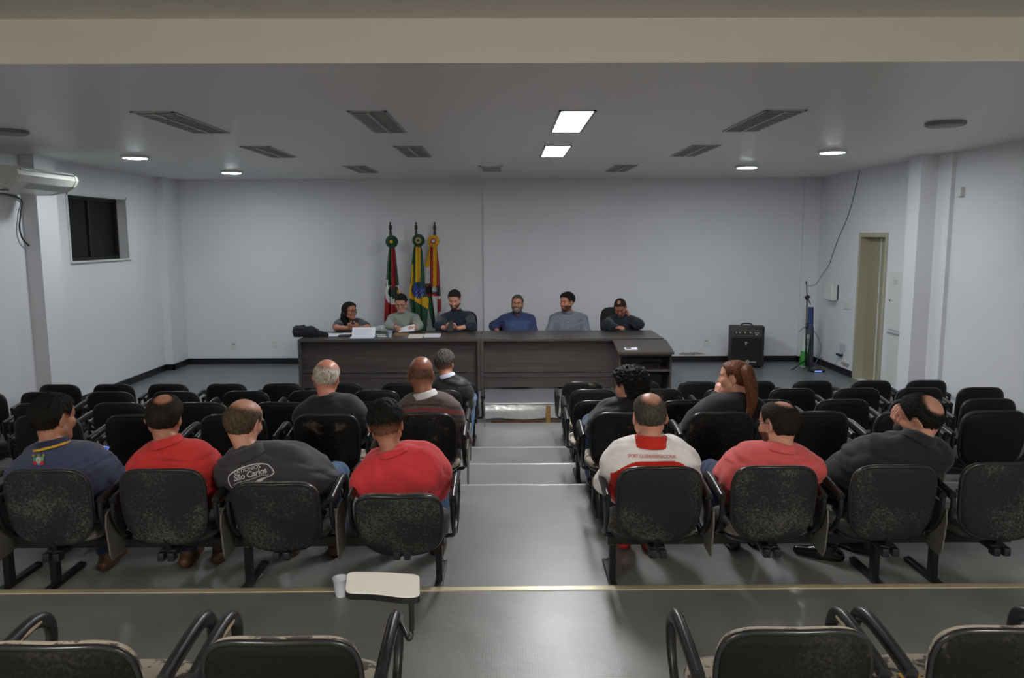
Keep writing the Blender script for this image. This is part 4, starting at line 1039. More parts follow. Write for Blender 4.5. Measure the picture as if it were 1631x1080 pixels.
# 17 man in grey-blue shirt looking left
J, b = tab((903, 481), (904, 502), (928, 508), (883, 508), (934, 530), (875, 530), (921, 536, -.3), (890, 536, -.3), yaw=44, pitch=-4, roll=-4)
C_GB = cloth('shirt_grey_blue', srgb(112, 115, 128))
p_gy = person('man in grey-blue button shirt with thick dark hair, at the desk', b, J, -1, SK_TAN, girth=1.1, hs=1.06, top=('shirt', C_GB, .018), bottom=('jeans', JEANS), shoes=SH_BLACK, wr_amp=.006,
       hair=H_BLACK, hair_fn=hair_short(.024, .07, -.06, .010), beard=H_STUB, beard_fn=lambda l: np.where((l[:, 2] < -.04) & (l[:, 1] > .0) & ~((np.abs(l[:, 0]) < .02) & (l[:, 2] > -.076)), .0035, -.02), wr_seed=35, eyes=True, group='desk panel', collar=(C_GB, .034, .066, .0))
bm = BM()
for k in range(5):
    q = P(906, 504+k*5, YT-.2)-V(b); lathe(bm, [(.0001, .0), (.006, .0), (.006, .003), (.0001, .004)], 8, Matrix.Translation((q.x, -.13-.004*k, q.z)) @ Matrix.Rotation(R(90), 4, 'X'))
obj('shirt_buttons', bm, mat('button_pale', srgb(190, 190, 200), .4), p_gy['obj'])
# 18 man with hand at his head
J, b = tab((988, 490), (992, 507), (1014, 515), (970, 515), (1018, 516.5, -.42), (967, 516.5, -.42), (1003, 508, -.26), (979, 522, -.54), yaw=14, pitch=-36, roll=6)
C_NJ = cloth('jacket_navy', srgb(28, 32, 44))
person('man in navy jacket bowing his head with a hand at his ear', b, J, -1, SK_DARKT, girth=1.12, hs=1.06, top=('jacket', C_NJ, .024), bottom=('jeans', JEANS), shoes=SH_BLACK, wr_amp=.005,
       hair=H_DBROWN, hair_fn=hair_bald(.008, nape=-.07, back=.015, front=False, rad=.028, depth=.0008, cz=.11, soft=.5), wr_seed=36, eyes=True, hd=(V((-.25, .1, 1)), V((.5, -.6, .1))), palm=(V((-.9, .2, -.2)), V((.3, 0, -.9))), curl=(.25, .5), group='desk panel', collar=(C_NJ, .035, .068, .0))
# ================================================================ desk, lectern and the things on them
M_WOOD = mat('dark_oak_laminate', srgb(70, 65, 63), .42, var=.22, vscale=5, bump=.1, bscale=40, stretch=(.35, 1, 7))
M_WOODT = mat('dark_oak_top', srgb(70, 65, 62), .35, var=.2, vscale=5, stretch=(.35, 7, 1))
M_PAPER = mat('paper_white', srgb(225, 228, 235), .7); M_PRINT = mat('printed_lines', srgb(150, 155, 175), .8)
DF, DB, DH = 10.5, 11.42, TABLE_Z
dx0 = XAT(473.5, DF, DH); dxm = XAT(765, DF, DH); dx1 = XAT(1057, DF, DH)
def desk(x0, x1, label):
    cx = (x0+x1)/2; w = x1-x0
    t = thing('panel_desk', label, 'desk', (cx, (DF+DB)/2, 0), 0, 'meeting desks')
    y0, y1 = DF-(DF+DB)/2, DB-(DF+DB)/2
    bm = BM(); box(bm, (-w/2, y0, DH-.035), (w/2, y1, DH), bev=.002); obj('desk_top', bm, M_WOODT, t)
    for s in (-1, 1):
        a, b = sorted((s*w/2, s*(w/2-.04)))
        bm = BM(); box(bm, (a, y0+.002, 0), (b, y1-.02, DH-.035), bev=.002); obj('side_panel', bm, M_WOOD, t)
    bm = BM(); box(bm, (-w/2+.04, y0+.12, .30), (w/2-.04, y0+.14, DH-.035)); obj('front_panel', bm, M_WOOD, t)
    bm = BM(); box(bm, (-w/2+.04, y0+.085, .245), (w/2-.04, y0+.118, .30), bev=.002); obj('front_rail', bm, M_WOOD, t)
    bm = BM(); box(bm, (-w/2+.04, y0+.10, .17), (w/2-.04, y0+.125, .235)); box(bm, (-w/2+.04, y0+.112, .03), (w/2-.04, y0+.13, .17)); obj('lower_panel', bm, M_WOOD, t)
    return t
desk(dx0, dxm-.002, 'long dark wood desk with the three people on the left'); desk(dxm+.002, dx1, 'long dark wood desk with the three people on the right')
# lectern unit with sloped top and open shelves
LF, LB = 9.98, 10.48
lx0 = XAT(986, LF, .5); lx1 = XAT(1070, LF, .5)
t = thing('lectern', 'low dark wood lectern with sloped top and open shelves', 'lectern', ((lx0+lx1)/2, (LF+LB)/2, 0))
w = lx1-lx0; hy = (LB-LF)/2; zf, zb = .60, .685
bm = BM()
vs = box(bm, (-w/2-.02, -hy-.05, 0), (w/2+.02, hy-.004, .03))
for v in vs: v.co.z += zf-.012+(zb-zf)*((v.co.y+hy)/(2*hy))
obj('sloped_top', bm, M_WOODT, t)
for s in (-1, 1):
    a, b = sorted((s*w/2, s*(w/2-.022)))
    bm = BM(); Mx = Matrix(((0, 0, 1, 0), (1, 0, 0, 0), (0, 1, 0, 0), (0, 0, 0, 1)))
    prism(bm, [(-hy, 0), (hy-.01, 0), (hy-.01, zb-.02), (-hy, zf-.02)], a, b, Mx); obj('side_panel', bm, M_WOOD, t)
bm = BM(); box(bm, (-w/2+.022, hy-.03, .02), (w/2-.022, hy-.012, zb-.03)); obj('back_panel', bm, M_WOOD, t)
for z in (.03, .345):
    bm = BM(); box(bm, (-w/2+.022, -hy+.01, z), (w/2-.022, hy-.03, z+.025)); obj('shelf', bm, M_WOOD, t)
bm = BM(); box(bm, (-w/2+.022, -hy+.005, zf-.05), (w/2-.022, -hy+.02, zf-.018)); obj('top_rail', bm, M_WOOD, t)
lcx, lcy = t.location.x, t.location.y
# small white phone-like card on the lectern top
q = P(1005, 553, 10.05); zz = zf+.018+(zb-zf)*((q.y-lcy+hy)/(2*hy))
t = thing('card_case', 'white card case with a dark window on the lectern top', 'case', (q.x, q.y, zz+.001), R(3)); t.rotation_euler = (math.atan((zb-zf)/(2*hy)), 0, R(3))
bm = BM(); prism(bm, rrect(.165, .075, .01), 0, .012); obj('shell', bm, M_PAPER, t)
bm = BM(); box(bm, (-.065, -.02, .0121), (.0, .022, .0135)); obj('dark_window', bm, M_BLK, t)
t = tag(obj('paper_stack', (lambda b: (box(b, (-.13, -.12, 0), (.12, .10, .012)), box(b, (-.10, -.13, .0125), (.13, .09, .022)), b)[-1])(BM()), mat('paper_grey', srgb(150, 152, 165), .6)), 'grey papers lying on the lectern shelf behind the curly head', 'papers'); t.location = (lcx-w/2+.22, lcy-.04, .3701)
bm = BM(); prism(bm, [(-.12, -.05), (.10, -.06), (.13, .02), (.02, .06), (-.11, .05)], 0, .05); t = tag(obj('black_pouch', bm, M_BLK, smooth=False), 'black pouch in the lectern shelf, hard to see', 'pouch'); t.location = (lcx+w/2-.2, lcy+.05, .3701)
# on the desk
def on(px, py): q = PZ(px, py, DH); return q
q = on(493, 537)
pr = [Cap((q.x-.16, q.y, DH+.075), (q.x+.04, q.y+.02, DH+.07), .075, .068, .04), Cap((q.x+.04, q.y, DH+.06), (q.x+.24, q.y+.04, DH+.022), .062, .02, .04), Cap((q.x-.17, q.y+.02, DH+.10), (q.x-.10, q.y+.02, DH+.11), .05, .05, .03), Pln((0, 0, DH+.001), (0, 0, -1), .01)]
nf2 = noise_fn(3, 30, .012, ridge=True)
vv, qq = sdf_mesh(pr, .008, lambda p: nf2(p), .02); vv[:, 2] = np.maximum(vv[:, 2], DH+.0005)
tag(np_obj('cloth_bag', vv, qq, (q.x, q.y, DH), cloth('black_fabric', srgb(32, 34, 40))), 'crumpled black cloth bag at the left end of the desk', 'bag')
def sheet(px0, px1, py0, py1, th, m, name, label, cat, rz=0.0, group=None, pages=None):
    a = on(px0, py1); b = on(px1, py1); c = on((px0+px1)/2, py0)
    w_, d_ = b.x-a.x, min(.33, c.y-a.y)
    t = thing(name, label, cat, ((a.x+b.x)/2, a.y+d_/2, DH+.0005), rz, group)
    if pages is None:
        bm = BM(); box(bm, (-w_/2, -d_/2, 0), (w_/2, d_/2, th), bev=min(.002, th*.3)); obj('cover' if th > .006 else 'sheet', bm, m, t)
    else:
        bm = BM(); box(bm, (-w_/2, -d_/2, 0), (w_/2, d_/2, .003)); box(bm, (-w_/2, -d_/2, th-.003), (w_/2, d_/2, th)); box(bm, (-w_/2, d_/2-.004, 0), (w_/2, d_/2, th)); obj('cover', bm, m, t)
        bm = BM(); box(bm, (-w_/2+.004, -d_/2+.004, .003), (w_/2-.004, d_/2-.004, th-.003)); obj('pages', bm, pages, t)
    return t
sheet(515, 538, 530.5, 536, .004, M_PAPER, 'paper', 'white papers beside the black cloth bag', 'paper', R(2))
t = sheet(539, 556, 530.5, 536.5, .016, mat('navy_cover', srgb(28, 32, 52), .5), 'notebook', 'open navy notebook before the woman at the desk', 'notebook', R(-3))
bm = BM(); box(bm, (-.07, -.05, .0161), (.07, .12, .019)); obj('page', bm, M_PAPER, t)
a = on(557, 540); b = on(594, 540)
t = thing('binder', 'large open white binder with printed pages before the woman', 'binder', ((a.x+b.x)/2, a.y+.13, DH+.0005), R(1)); w_ = (b.x-a.x)/2
bm = BM(); box(bm, (-w_-.01, -.15, 0), (w_+.01, .02, .006)); obj('cover', bm, mat('blue_cover', srgb(42, 56, 130), .4), t)
bm = BM(); box(bm, (-w_, -.14, .0061), (w_, .0, .02)); obj('page_block', bm, M_PAPER, t)
bm = BM(); Mt = Matrix.Translation((0, 0.02, .01)) @ Matrix.Rotation(R(58), 4, 'X'); vs = box(bm, (-w_, 0, 0), (w_, .14, .006), Mt); up = obj('raised_page', bm, M_PAPER, t)
bm = BM()
for k in range(6): box(bm, (-w_+.03, .02+k*.018, .0061), (w_-.03-.02*(k % 3), .024+k*.018, .0066), Mt)
obj('print_lines', bm, M_PRINT, up)
bm = BM(); box(bm, (-.06, -.10, .0201), (.06, -.085, .0206)); obj('red_print', bm, mat('red_print', srgb(215, 140, 150), .7), t)
M_GREEN = mat('green_cover', srgb(52, 78, 62), .45)
t1 = sheet(600, 617, 533, 537.5, .022, M_GREEN, 'book', 'lower green book stacked beside the plastic cup', 'book', R(2), 'green books', M_PAPER)
t2 = sheet(600.5, 616, 533, 537.5, .02, M_GREEN, 'book', 'upper green book stacked beside the plastic cup', 'book', R(-4), 'green books', M_PAPER); t2.location.z += .0225
q = on(621, 537)
def cup(x, y, z, s, m, name, label, rim=None):
    t = thing(name, label, 'cup', (x, y, z+.0005))
    bm = BM(); lathe(bm, [(.0001, .0), (.024*s, 0), (.027*s, .02*s), (.036*s, .088*s), (.038*s, .09*s), (.0385*s, .093*s), (.036*s, .093*s), (.0335*s, .086*s), (.0245*s, .004*s), (.0001, .004*s)], 24); obj('wall', bm, m, t, smooth=True, auto=40)
    bm = BM(); tube(bm, [(.0375*s*math.cos(a), .0375*s*math.sin(a), .0915*s) for a in [2*math.pi*k/24 for k in range(24)]], .002*s, 6, closed=True); obj('rim', bm, m, t, smooth=True)
    return t
M_CLEAR = mat('cloudy_plastic', srgb(176, 186, 202), .3)
cup(q.x, q.y, DH, .95, M_CLEAR, 'plastic_cup', 'translucent plastic cup on the desk beside the green books')
# soft clear plastic bag behind the books
q = on(604, 530)
pr = [Cap((q.x-.1, q.y+.14, DH+.03), (q.x+.16, q.y+.16, DH+.03), .04, .035, .04), Cap((q.x-.02, q.y+.15, DH+.05), (q.x+.08, q.y+.15, DH+.055), .04, .03, .03), Pln((0, 0, DH+.001), (0, 0, -1), .005)]
vv, qq = sdf_mesh(pr, .008, lambda p: nf2(p)*.9, .02); vv[:, 2] = np.maximum(vv[:, 2], DH+.0005)
tag(np_obj('plastic_bag', vv, qq, (q.x, q.y+.15, DH), mat('thin_white_plastic', srgb(165, 168, 172), .35)), 'crumpled pale plastic bag behind the green books', 'bag')
sheet(626, 648, 530.5, 534, .004, mat('kraft_envelope', srgb(150, 112, 78), .7), 'envelope', 'brown envelope in front of the man reading', 'envelope', R(5))
sheet(649, 672.5, 533, 538.5, .014, mat('booklet_cream', srgb(222, 218, 205), .6), 'booklet', 'pale booklet on the desk, the one under the reading man', 'booklet', R(1), 'white booklets', M_PAPER)
sheet(674.5, 700, 532, 537.5, .014, mat('booklet_white', srgb(228, 230, 236), .6), 'booklet', 'pale booklet on the desk, the one nearer the man with the phone', 'booklet', R(2), 'white booklets', M_PAPER)
# the sheet being read
c4 = [P(635, 529, 11.16), P(660, 527, 11.14), P(661, 516, 11.22), P(650, 518.5, 11.23), P(637, 523, 11.22)]
cen = sum(c4, V())/5
bm = BM(); nrm = (c4[1]-c4[0]).cross(c4[2]-c4[1]).normalized()
va = [bm.verts.new(p-cen) for p in c4]; vb_ = [bm.verts.new(p-cen+nrm*.0012) for p in c4]
bm.faces.new(va); bm.faces.new(list(reversed(vb_)))
for k in range(5): bm.faces.new((va[k], vb_[k], vb_[(k+1) % 5], va[(k+1) % 5]))
t = tag(obj('paper', bm, M_PAPER), 'white paper held up by the man in the sage sweater', 'paper'); t.location = cen
def phone(c, d, n, m_screen, label, sz=(.072, .148)):
    d = d.normalized(); n = (n-d*n.dot(d)).normalized(); r = d.cross(n)
    M = Matrix((r, d, n)).transposed().to_4x4(); M.translation = c
    t = thing('smartphone', label, 'phone', (0, 0, 0)); t.matrix_world = M
    bm = BM(); prism(bm, rrect(sz[0], sz[1], .01, 4), -.004, .004); obj('body', bm, M_BLK, t)
    bm = BM(); prism(bm, rrect(sz[0]-.006, sz[1]-.014, .006, 4), .0041, .0048); s = obj('screen', bm, m_screen, t)
    return t, s
phone(P(717.5, 519.5, 11.17), V((0, .25, 1)), V((0, 1, -.2)), mat('screen_off', (.01, .012, .015), .1), 'dark phone in the hands of the bearded man at the desk')
M_SCR = mat('screen_lit', srgb(150, 140, 230), .2, emit=srgb(170, 160, 245), estr=1.0)
ph, sc_ = phone(P(159, 727, 4.60), V((.18, .55, .8)), V((-.1, -.85, .5)), M_SCR, 'phone with a lit violet screen held by the man in blue polo', (.08, .145))
bm = BM(); box(bm, (-.034, .045, .0049), (.034, .062, .0053)); obj('screen_header', bm, mat('screen_blue', srgb(60, 110, 200), .2, emit=srgb(60, 110, 200), estr=.7), sc_)
# ---------------------------------------------------------------- office chairs behind the desk
M_OFF = cloth('office_black', (.014, .014, .015))
def office_chair(x, y, label, back_top, rz=math.pi, xo=0):
    t = thing('office_chair', label, 'office chair', (x, y, 0), rz, 'office chairs behind the desk')
    bm = BM(); out = superell(.46, .46, 3.4, 3.4, 0)
    layered(bm, out, [(0, 0), (.9, 0), (1, .015), (1, .035), (.93, .05), (0, .052)], lambda u, v, w_: V((u, v, .335+w_))); obj('seat', bm, M_OFF, t, smooth=True, auto=50)
    hb_ = back_top-.47; out = superell(.46, hb_, 3.6, 3.2, .02)
    bm = BM(); layered(bm, out, [(0, -.02), (.9, -.02), (1, 0), (1, .02), (.93, .035), (0, .03)], lambda u, v, w_: V((u, -.30+w_+.6*u*u-(v+hb_/2)*.12, .47+hb_/2+v))); obj('backrest', bm, M_OFF, t, smooth=True, auto=50)
    bm = BM(); tube(bm, [(0, 0, .32), (0, -.2, .31), (0, -.31, .40), (0, -.335, .52)], .018, 8); obj('back_support', bm, M_STEEL, t, smooth=True)
    bm = BM(); lathe(bm, [(.026, .075), (.026, .2), (.018, .2), (.018, .335)], 16); obj('gas_post', bm, M_STEEL, t, smooth=True, auto=40)
    b_ = BM()
    for k in range(5):
        a = 2*math.pi*k/5; tube(b_, [(0, 0, .09), (.27*math.cos(a), .27*math.sin(a), .06)], [.022, .014], 8)
    st = obj('star_base', b_, M_STEEL, t, smooth=True, auto=40)
    for k in range(5):
        a = 2*math.pi*k/5; bm = BM(); lathe(bm, [(.024, -.011), (.028, -.006), (.028, .006), (.024, .011)], 14, Matrix.Translation((.27*math.cos(a), .27*math.sin(a), .0285)) @ Matrix.Rotation(a, 4, 'Z') @ Matrix.Rotation(R(90), 4, 'X')); obj('castor', bm, M_BLK, st)
    return t
for px, lab, bt in ((558, 'black office chair just behind the long-haired woman', .74), (642, 'black office chair behind the man reading', .82), (735, 'black office chair behind the bearded man with the phone', .93), (815, 'black office chair behind the man in blue sweater', .85), (904, 'black office chair behind the grey-blue shirt man', .84), (984, 'black office chair behind the man bowing his head', .98)):
    office_chair(XAT(px, 11.86, .7), 11.90, lab, bt)
# ---------------------------------------------------------------- flags
FY = 12.5
CI = CM.inverted()
def px_of(p): c = CI @ V(p); return IW/2+FPX*c.x/(-c.z), IH/2-FPX*c.y/(-c.z)
C_ = lambda n, r, g, b: mat('flag_'+n, srgb(r, g, b), .75, sheen=.1, var=.05, vscale=30)
FM = [C_('green', 26, 76, 52), C_('yellow', 214, 168, 20), C_('red', 150, 24, 34), C_('white', 205, 206, 206), C_('blue', 36, 56, 132), C_('black', 24, 22, 24), C_('dark_green', 18, 56, 46)]
def flag(px, py_top, py_bot, prof, colour, rose, label, seed, yy=FY):
    top = P(px, 354, yy); x = top.x
    t = thing('flag', label, 'flag', (x, yy, 0), 0, 'flags on poles')
    bm = BM(); lathe(bm, [(.0001, .02), (.014, .022), (.014, top.z-.28)], 12); obj('pole', bm, mat('dark_pole', srgb(48, 36, 34), .4), t, smooth=True, auto=40)
    zt_ = top.z
    bm = BM(); lathe(bm, [(.014, zt_-.30), (.02, zt_-.28), (.014, zt_-.26), (.022, zt_-.22), (.024, zt_-.16), (.015, zt_-.13), (.026, zt_-.11), (.024, zt_-.05), (.01, zt_-.035), (.02, zt_-.015), (.0001, zt_+.012)], 14); obj('finial', bm, mat('dark_finial', srgb(34, 28, 28), .35), t, smooth=True)
    bm = BM(); lathe(bm, [(.15, 0), (.15, .02), (.06, .035), (.02, .05), (.0001, .05)], 24); obj('base', bm, M_STEEL, t, smooth=True, auto=40)
    # cloth hanging in pleats in front of the pole
    N, K = 56, 60; bm = BM(); grid = []; rr = random.Random(seed); ph = rr.uniform(0, 6)
    ks = sorted(prof)
    for j in range(K+1):
        py = py_top+(py_bot-py_top)*j/K
        l = np.interp(py, ks, [prof[k][0] for k in ks]); r_ = np.interp(py, ks, [prof[k][1] for k in ks])
        row = []
        v = j/K
        for i in range(N+1):
            u = i/N
            p = P(l+(r_-l)*u, py, yy-.06)
            am = .012+.03*v
            p.y += am*math.sin(u*17+ph+1.2*v)+am*.5*math.sin(u*31+2*ph)-.02*v - .05*math.sin(math.pi*u)
            row.append(bm.verts.new(p-V((x, yy, 0))))
        grid.append(row)
    for j in range(K):
        for i in range(N):
            f = bm.faces.new((grid[j][i], grid[j+1][i], grid[j+1][i+1], grid[j][i+1])); c = f.calc_center_median()
            f.material_index = colour(*px_of(c+V((x, yy, 0))))
    cl = obj('cloth', bm, FM, t, smooth=True)
    md = cl.modifiers.new('thick', 'SOLIDIFY'); md.thickness = .004
    q = P(rose[0], rose[1], yy-.14); ro = q-V((x, yy, 0)); ra = rose[2]
    bm = BM(); n = 48; ring = []
    for (rf, dy) in ((1.0, 0), (.98, -.012), (.62, -.03), (.58, -.03)):
        ring.append([bm.verts.new(ro+V((ra*rf*math.cos(2*math.pi*k/n)*(1+.02*(k % 2)), dy+(.008 if k % 2 else -.004), ra*rf*math.sin(2*math.pi*k/n)*(1+.02*(k % 2))))) for k in range(n)])
    for a, b in zip(ring[:-1], ring[1:]):
        for k in range(n): bm.faces.new((a[k], a[(k+1) % n], b[(k+1) % n], b[k]))
    bm.faces.new(ring[0]); bm.faces.new(ring[-1]); rs = obj('rosette', bm, FM[rose[3]], t)
    bm = BM(); n = 14
    prism(bm, [(ra*(.55 if k % 2 else .36)*math.cos(math.pi*k/n), ra*(.55 if k % 2 else .36)*math.sin(math.pi*k/n)) for k in range(2*n)], .035, .042, Matrix.Translation(ro) @ Matrix.Rotation(R(90), 4, 'X')); obj('rosette_star', bm, FM[rose[4]], rs)
    bm = BM(); lathe(bm, [(.0001, .042), (ra*.27, .042), (ra*.25, .05), (.0001, .052)], 18, Matrix.Translation(ro) @ Matrix.Rotation(R(90), 4, 'X')); obj('rosette_button', bm, FM[rose[5]], rs)
    return t
def col_rs(x, y):
    if y < 455:
        if 623.2 < x < 630.3: return 2
        if y > 447 and x < 615.5: return 2
        if y > 446 and (x < 618 or x > 635): return 3
        return 0
    if ((x-626)/12.5)**2+((y-466)/19)**2 < 1:
        if ((x-627)/9)**2+((y-465)/10)**2 < 1: return 1 if (632 < x < 637.5 and 462 < y < 468) else (6 if (x+y*.7) % 5 < 3 else (2 if y < 462 else 5))
        return 3
    return 2
def col_br(x, y):
    if ((x-666.5)/10.5)**2+((y-461)/14)**2 < 1 and y > 450:
        if 451 < y < 455.5: return 0
        if ((int(x*1.7)*7+int(y*1.3)*13) % 11) == 0 and y > 458 and x > 662: return 3
        return 4
    if y < 452: return 1 if (661.8 < x < 669.6) or (654.8 < x < 658.6 and y > 421) else 0
    if y > 474 and y < 474+(x-652)*.62: return 1
    if 448 < y < 475 and x < 660: return 1
    return 0
def col_mu(x, y):
    if x < 685.2 and y < 425.5: return 1
    if x < 685 and y < 454: return 3 if y < 452 else 0
    if y < 456: return 2 if (x < 690 or x > 695.8) else 1
    if y < 471: return 5 if ((x-693)**2+(y-462)**2 > 20 and x > 696) else (3 if ((x-692)/4.5)**2+((y-461)/5)**2 < 1 and (int(x*1.3)+int(y)) % 3 else (2 if y > 467 else 5))
    if x < 687+(y-470)*.16: return 0
    if x > 697 and 476 < y < 497: return 2
    return 3
flag(621.5, 390, 528, {390: (620, 628), 400: (618.5, 630), 440: (615, 634), 470: (612.5, 640), 528: (611, 642)}, col_rs, (624, 385, .098, 0, 6, 1), 'green, red and white flag with green rosette, leftmost of the flags', 3)
flag(662.5, 390, 532, {390: (660, 670), 400: (657.5, 673), 440: (654, 676), 466: (651.5, 678), 475: (652, 683), 532: (662, 679)}, col_br, (666.5, 383, .098, 0, 1, 4), 'green and yellow flag with blue starred disc, middle of the flags', 5, FY+.02)
flag(692, 390, 522, {390: (684, 696), 424: (675.5, 699.5), 455: (676, 701), 480: (680, 703), 522: (689, 703)}, col_mu, (690.5, 384, .095, 1, 2, 3), 'yellow, red, white and green flag with yellow rosette, rightmost of the flags', 8, FY+.17)
# ---------------------------------------------------------------- amplifier
ay = 12.25; a0, a1 = XAT(1162.5, ay, .3), XAT(1216, ay, .3); aw = a1-a0; ah = P(1190, 520, ay).z
t = thing('guitar_amplifier', 'black amplifier box with knobs standing against the back wall', 'amplifier', ((a0+a1)/2, ay, 0), R(-11))
bm = BM(); box(bm, (-aw/2, 0, .025), (aw/2, .24, ah), bev=.012); obj('cabinet', bm, mat('black_vinyl', (.016, .017, .02), .5, bump=.3, bscale=200), t, smooth=True, auto=40)
bm = BM(); box(bm, (-aw/2+.035, -.006, .07), (aw/2-.035, .004, ah-.18)); obj('grille_cloth', bm, mat('grille_black', (.008, .008, .008), .9, bump=.6, bscale=300), t)
bm = BM(); box(bm, (-aw/2+.05, -.008, ah-.15), (aw/2-.05, .004, ah-.055)); cp = obj('control_panel', bm, mat('panel_black', (.02, .02, .02), .4), t)
bm = BM(); z0_, z1_ = ah-.145, ah-.06; xa, xb = -aw/2+.055, aw/2-.055
for (p, q_) in (((xa, z0_), (xb, z0_+.003)), ((xa, z1_-.003), (xb, z1_)), ((xa, z0_), (xa+.003, z1_)), ((xb-.003, z0_), (xb, z1_)), ((-.02, z0_), (-.017, z1_)), ((.075, z0_), (.078, z1_)), ((-.09, z0_), (-.087, z1_))): box(bm, (p[0], -.0095, p[1]), (q_[0], -.0079, q_[1]))
obj('panel_lines', bm, mat('dull_gold', srgb(150, 145, 120), .4, .4), cp)
for kx in (-.165, -.115, -.035, .045): 
    bm = BM(); lathe(bm, [(.014, 0), (.013, .012), (.011, .02), (.0001, .021)], 14, Matrix.Translation((kx, -.008, ah-.095)) @ Matrix.Rotation(R(90), 4, 'X')); obj('knob', bm, mat('knob_silver', srgb(190, 190, 185), .3, .6), cp)
for kx in (.12, .145, .17): 
    bm = BM(); box(bm, (kx-.008, -.016, ah-.105), (kx+.008, -.008, ah-.088)); obj('switch', bm, MATS['knob_silver'], cp)
bm = BM(); box(bm, (.125, -.012, ah-.13), (.16, -.008, ah-.12)); obj('panel_label', bm, M_PAPER, cp)
bm = BM()
Mx = Matrix.Rotation(R(90), 4, 'X'); prism(bm, [(-.03, .02), (.0, .028), (.028, .01), (.008, .006), (.004, -.02), (-.014, -.024), (-.012, .004)], .006, .010, Matrix.Translation((-.01, 0, ah-.27)) @ Mx); obj('emblem', bm, MATS['knob_silver'], t)
bm = BM(); ec = Matrix.Translation((.02, 0, .10)) @ Mx
lathe(bm, [(.032, .006), (.032, .011), (.024, .011), (.024, .006)], 20, ec); prism(bm, [(-.012, -.008), (.012, -.004), (.004, .014)], .006, .012, ec); prism(bm, [(.038, -.008), (.13, -.010), (.13, .008), (.038, .006)], .006, .010, ec); obj('badge', bm, MATS['knob_silver'], t)
bm = BM(); tube(bm, catmull([(-.09, .12, ah-.002), (-.06, .12, ah+.03), (.06, .12, ah+.03), (.09, .12, ah-.002)], 6), .011, 8); obj('handle', bm, M_BLK, t, smooth=True)
for sx in (-1, 1):
    for yy in (.05, .2): bm = BM(); lathe(bm, [(.02, 0), (.022, .026)], 10, Matrix.Translation((sx*(aw/2-.05), yy, 0))); obj('rubber_foot', bm, M_BLK, t)
# ---------------------------------------------------------------- microphone stand, banner tubes, router
g = PZ(1283, 588, 0.0); sx_, sy_ = g.x, g.y
t = thing('microphone_stand', 'black microphone stand with boom in the right back corner', 'microphone stand', (sx_, sy_, 0), 0)
p1 = P(1285.5, 518, sy_); p2 = P(1285.5, 473, sy_); p3 = P(1284.5, 449, sy_)
o_ = V((sx_, sy_, 0))
for a in (200, 320, 80):
    bm = BM(); d_ = V((math.cos(R(a)), math.sin(R(a)), 0)); tube(bm, [V((0, 0, .14))+d_*.02, d_*.2+V((0, 0, .035)), d_*.27+V((0, 0, .011))], .010, 8); obj('leg', bm, M_STEEL, t, smooth=True)
bm = BM(); tube(bm, [V((0, 0, .05)), p2-o_], .011, 10); obj('pole', bm, M_STEEL, t, smooth=True)
bm = BM(); tube(bm, [p1-o_-V((0, 0, .05)), p1-o_+V((0, 0, .03))], .024, 10); obj('clutch', bm, M_BLK, t, smooth=True)
bm = BM(); tube(bm, [p2-o_-V((.03, 0, .02)), p2-o_+V((.03, 0, .01))], .028, 10); obj('boom_clamp', bm, M_BLK, t, smooth=True)
bm = BM(); tube(bm, [p2-o_+V((.06, .0, -.12)), p2-o_, p3-o_], .008, 8); tube(bm, [p3-o_-V((0, 0, .03)), p3-o_+V((0, 0, .01))], .014, 8); obj('boom_arm', bm, M_STEEL, t, smooth=True)
gx = P(1278, 581, sy_+.09)
gb = V((P(1278, 583, sy_+.12).x, sy_+.12, 0.0)); gt = P(1284.5, 533, sy_+.17)
t = thing('banner_roll', 'rolled green and white banner leaning beside the microphone stand', 'banner', gb)
ax = (gt-gb); L_ = ax.length; Mr = ax.to_track_quat('Z', 'Y').to_matrix().to_4x4()
bm = BM(); lathe(bm, [(.0001, .02), (.052, .02), (.052, L_), (.0001, L_)], 24, Mr); obj('roll', bm, mat('banner_white', srgb(196, 200, 196), .5), t, smooth=True, auto=40)
bm = BM(); lathe(bm, [(.0525, .03), (.0535, .035), (.0535, .26), (.0525, .265)], 24, Mr); obj('green_end', bm, mat('banner_green', srgb(46, 140, 52), .5), t, smooth=True, auto=40)
bm = BM(); lathe(bm, [(.0001, 0), (.02, 0), (.02, .02), (.0001, .02)], 12, Mr); obj('end_cap', bm, M_PAPER, t)
def text_mesh(s, size, bold=0.0, shear=0.0, space=1.0):
    c = bpy.data.curves.new('t', 'FONT'); c.body = s; c.size = size; c.align_x = 'CENTER'; c.align_y = 'CENTER'; c.offset = bold; c.shear = shear; c.space_character = space; c.resolution_u = 3
    o = bpy.data.objects.new('t', c); COL.objects.link(o); dg = bpy.context.evaluated_depsgraph_get()
    me = bpy.data.meshes.new_from_object(o.evaluated_get(dg)); bpy.data.objects.remove(o); bpy.data.curves.remove(c)
    vs = [v.co.copy() for v in me.vertices]; fs = [tuple(p.vertices) for p in me.polygons]; bpy.data.meshes.remove(me)
    return vs, fs
vs, fs = text_mesh('Primato', .085, .001)
bm = BM(); vv = []
for v in vs:
    a = v.y/.056; vv.append(bm.verts.new(Mr @ V((0, 0, L_*.64+v.x)) + (Mr.to_3x3() @ V((0, 0, 0))) + V((-math.sin(a)*.055, -math.cos(a)*.055, 0))))
for f in fs: bm.faces.new([vv[i] for i in f])
me = bpy.data.meshes.new('lettering'); bm.to_mesh(me); bm.free(); new_obj('lettering', me, mat('banner_letters', srgb(40, 110, 60), .5), t)
bb = V((P(1289, 588, sy_+.20).x, sy_+.20, 0)); bt_ = P(1291.5, 489, sy_+.28)
t = thing('banner_tube', 'tall dark blue-grey rolled tube leaning in the corner', 'tube', bb)
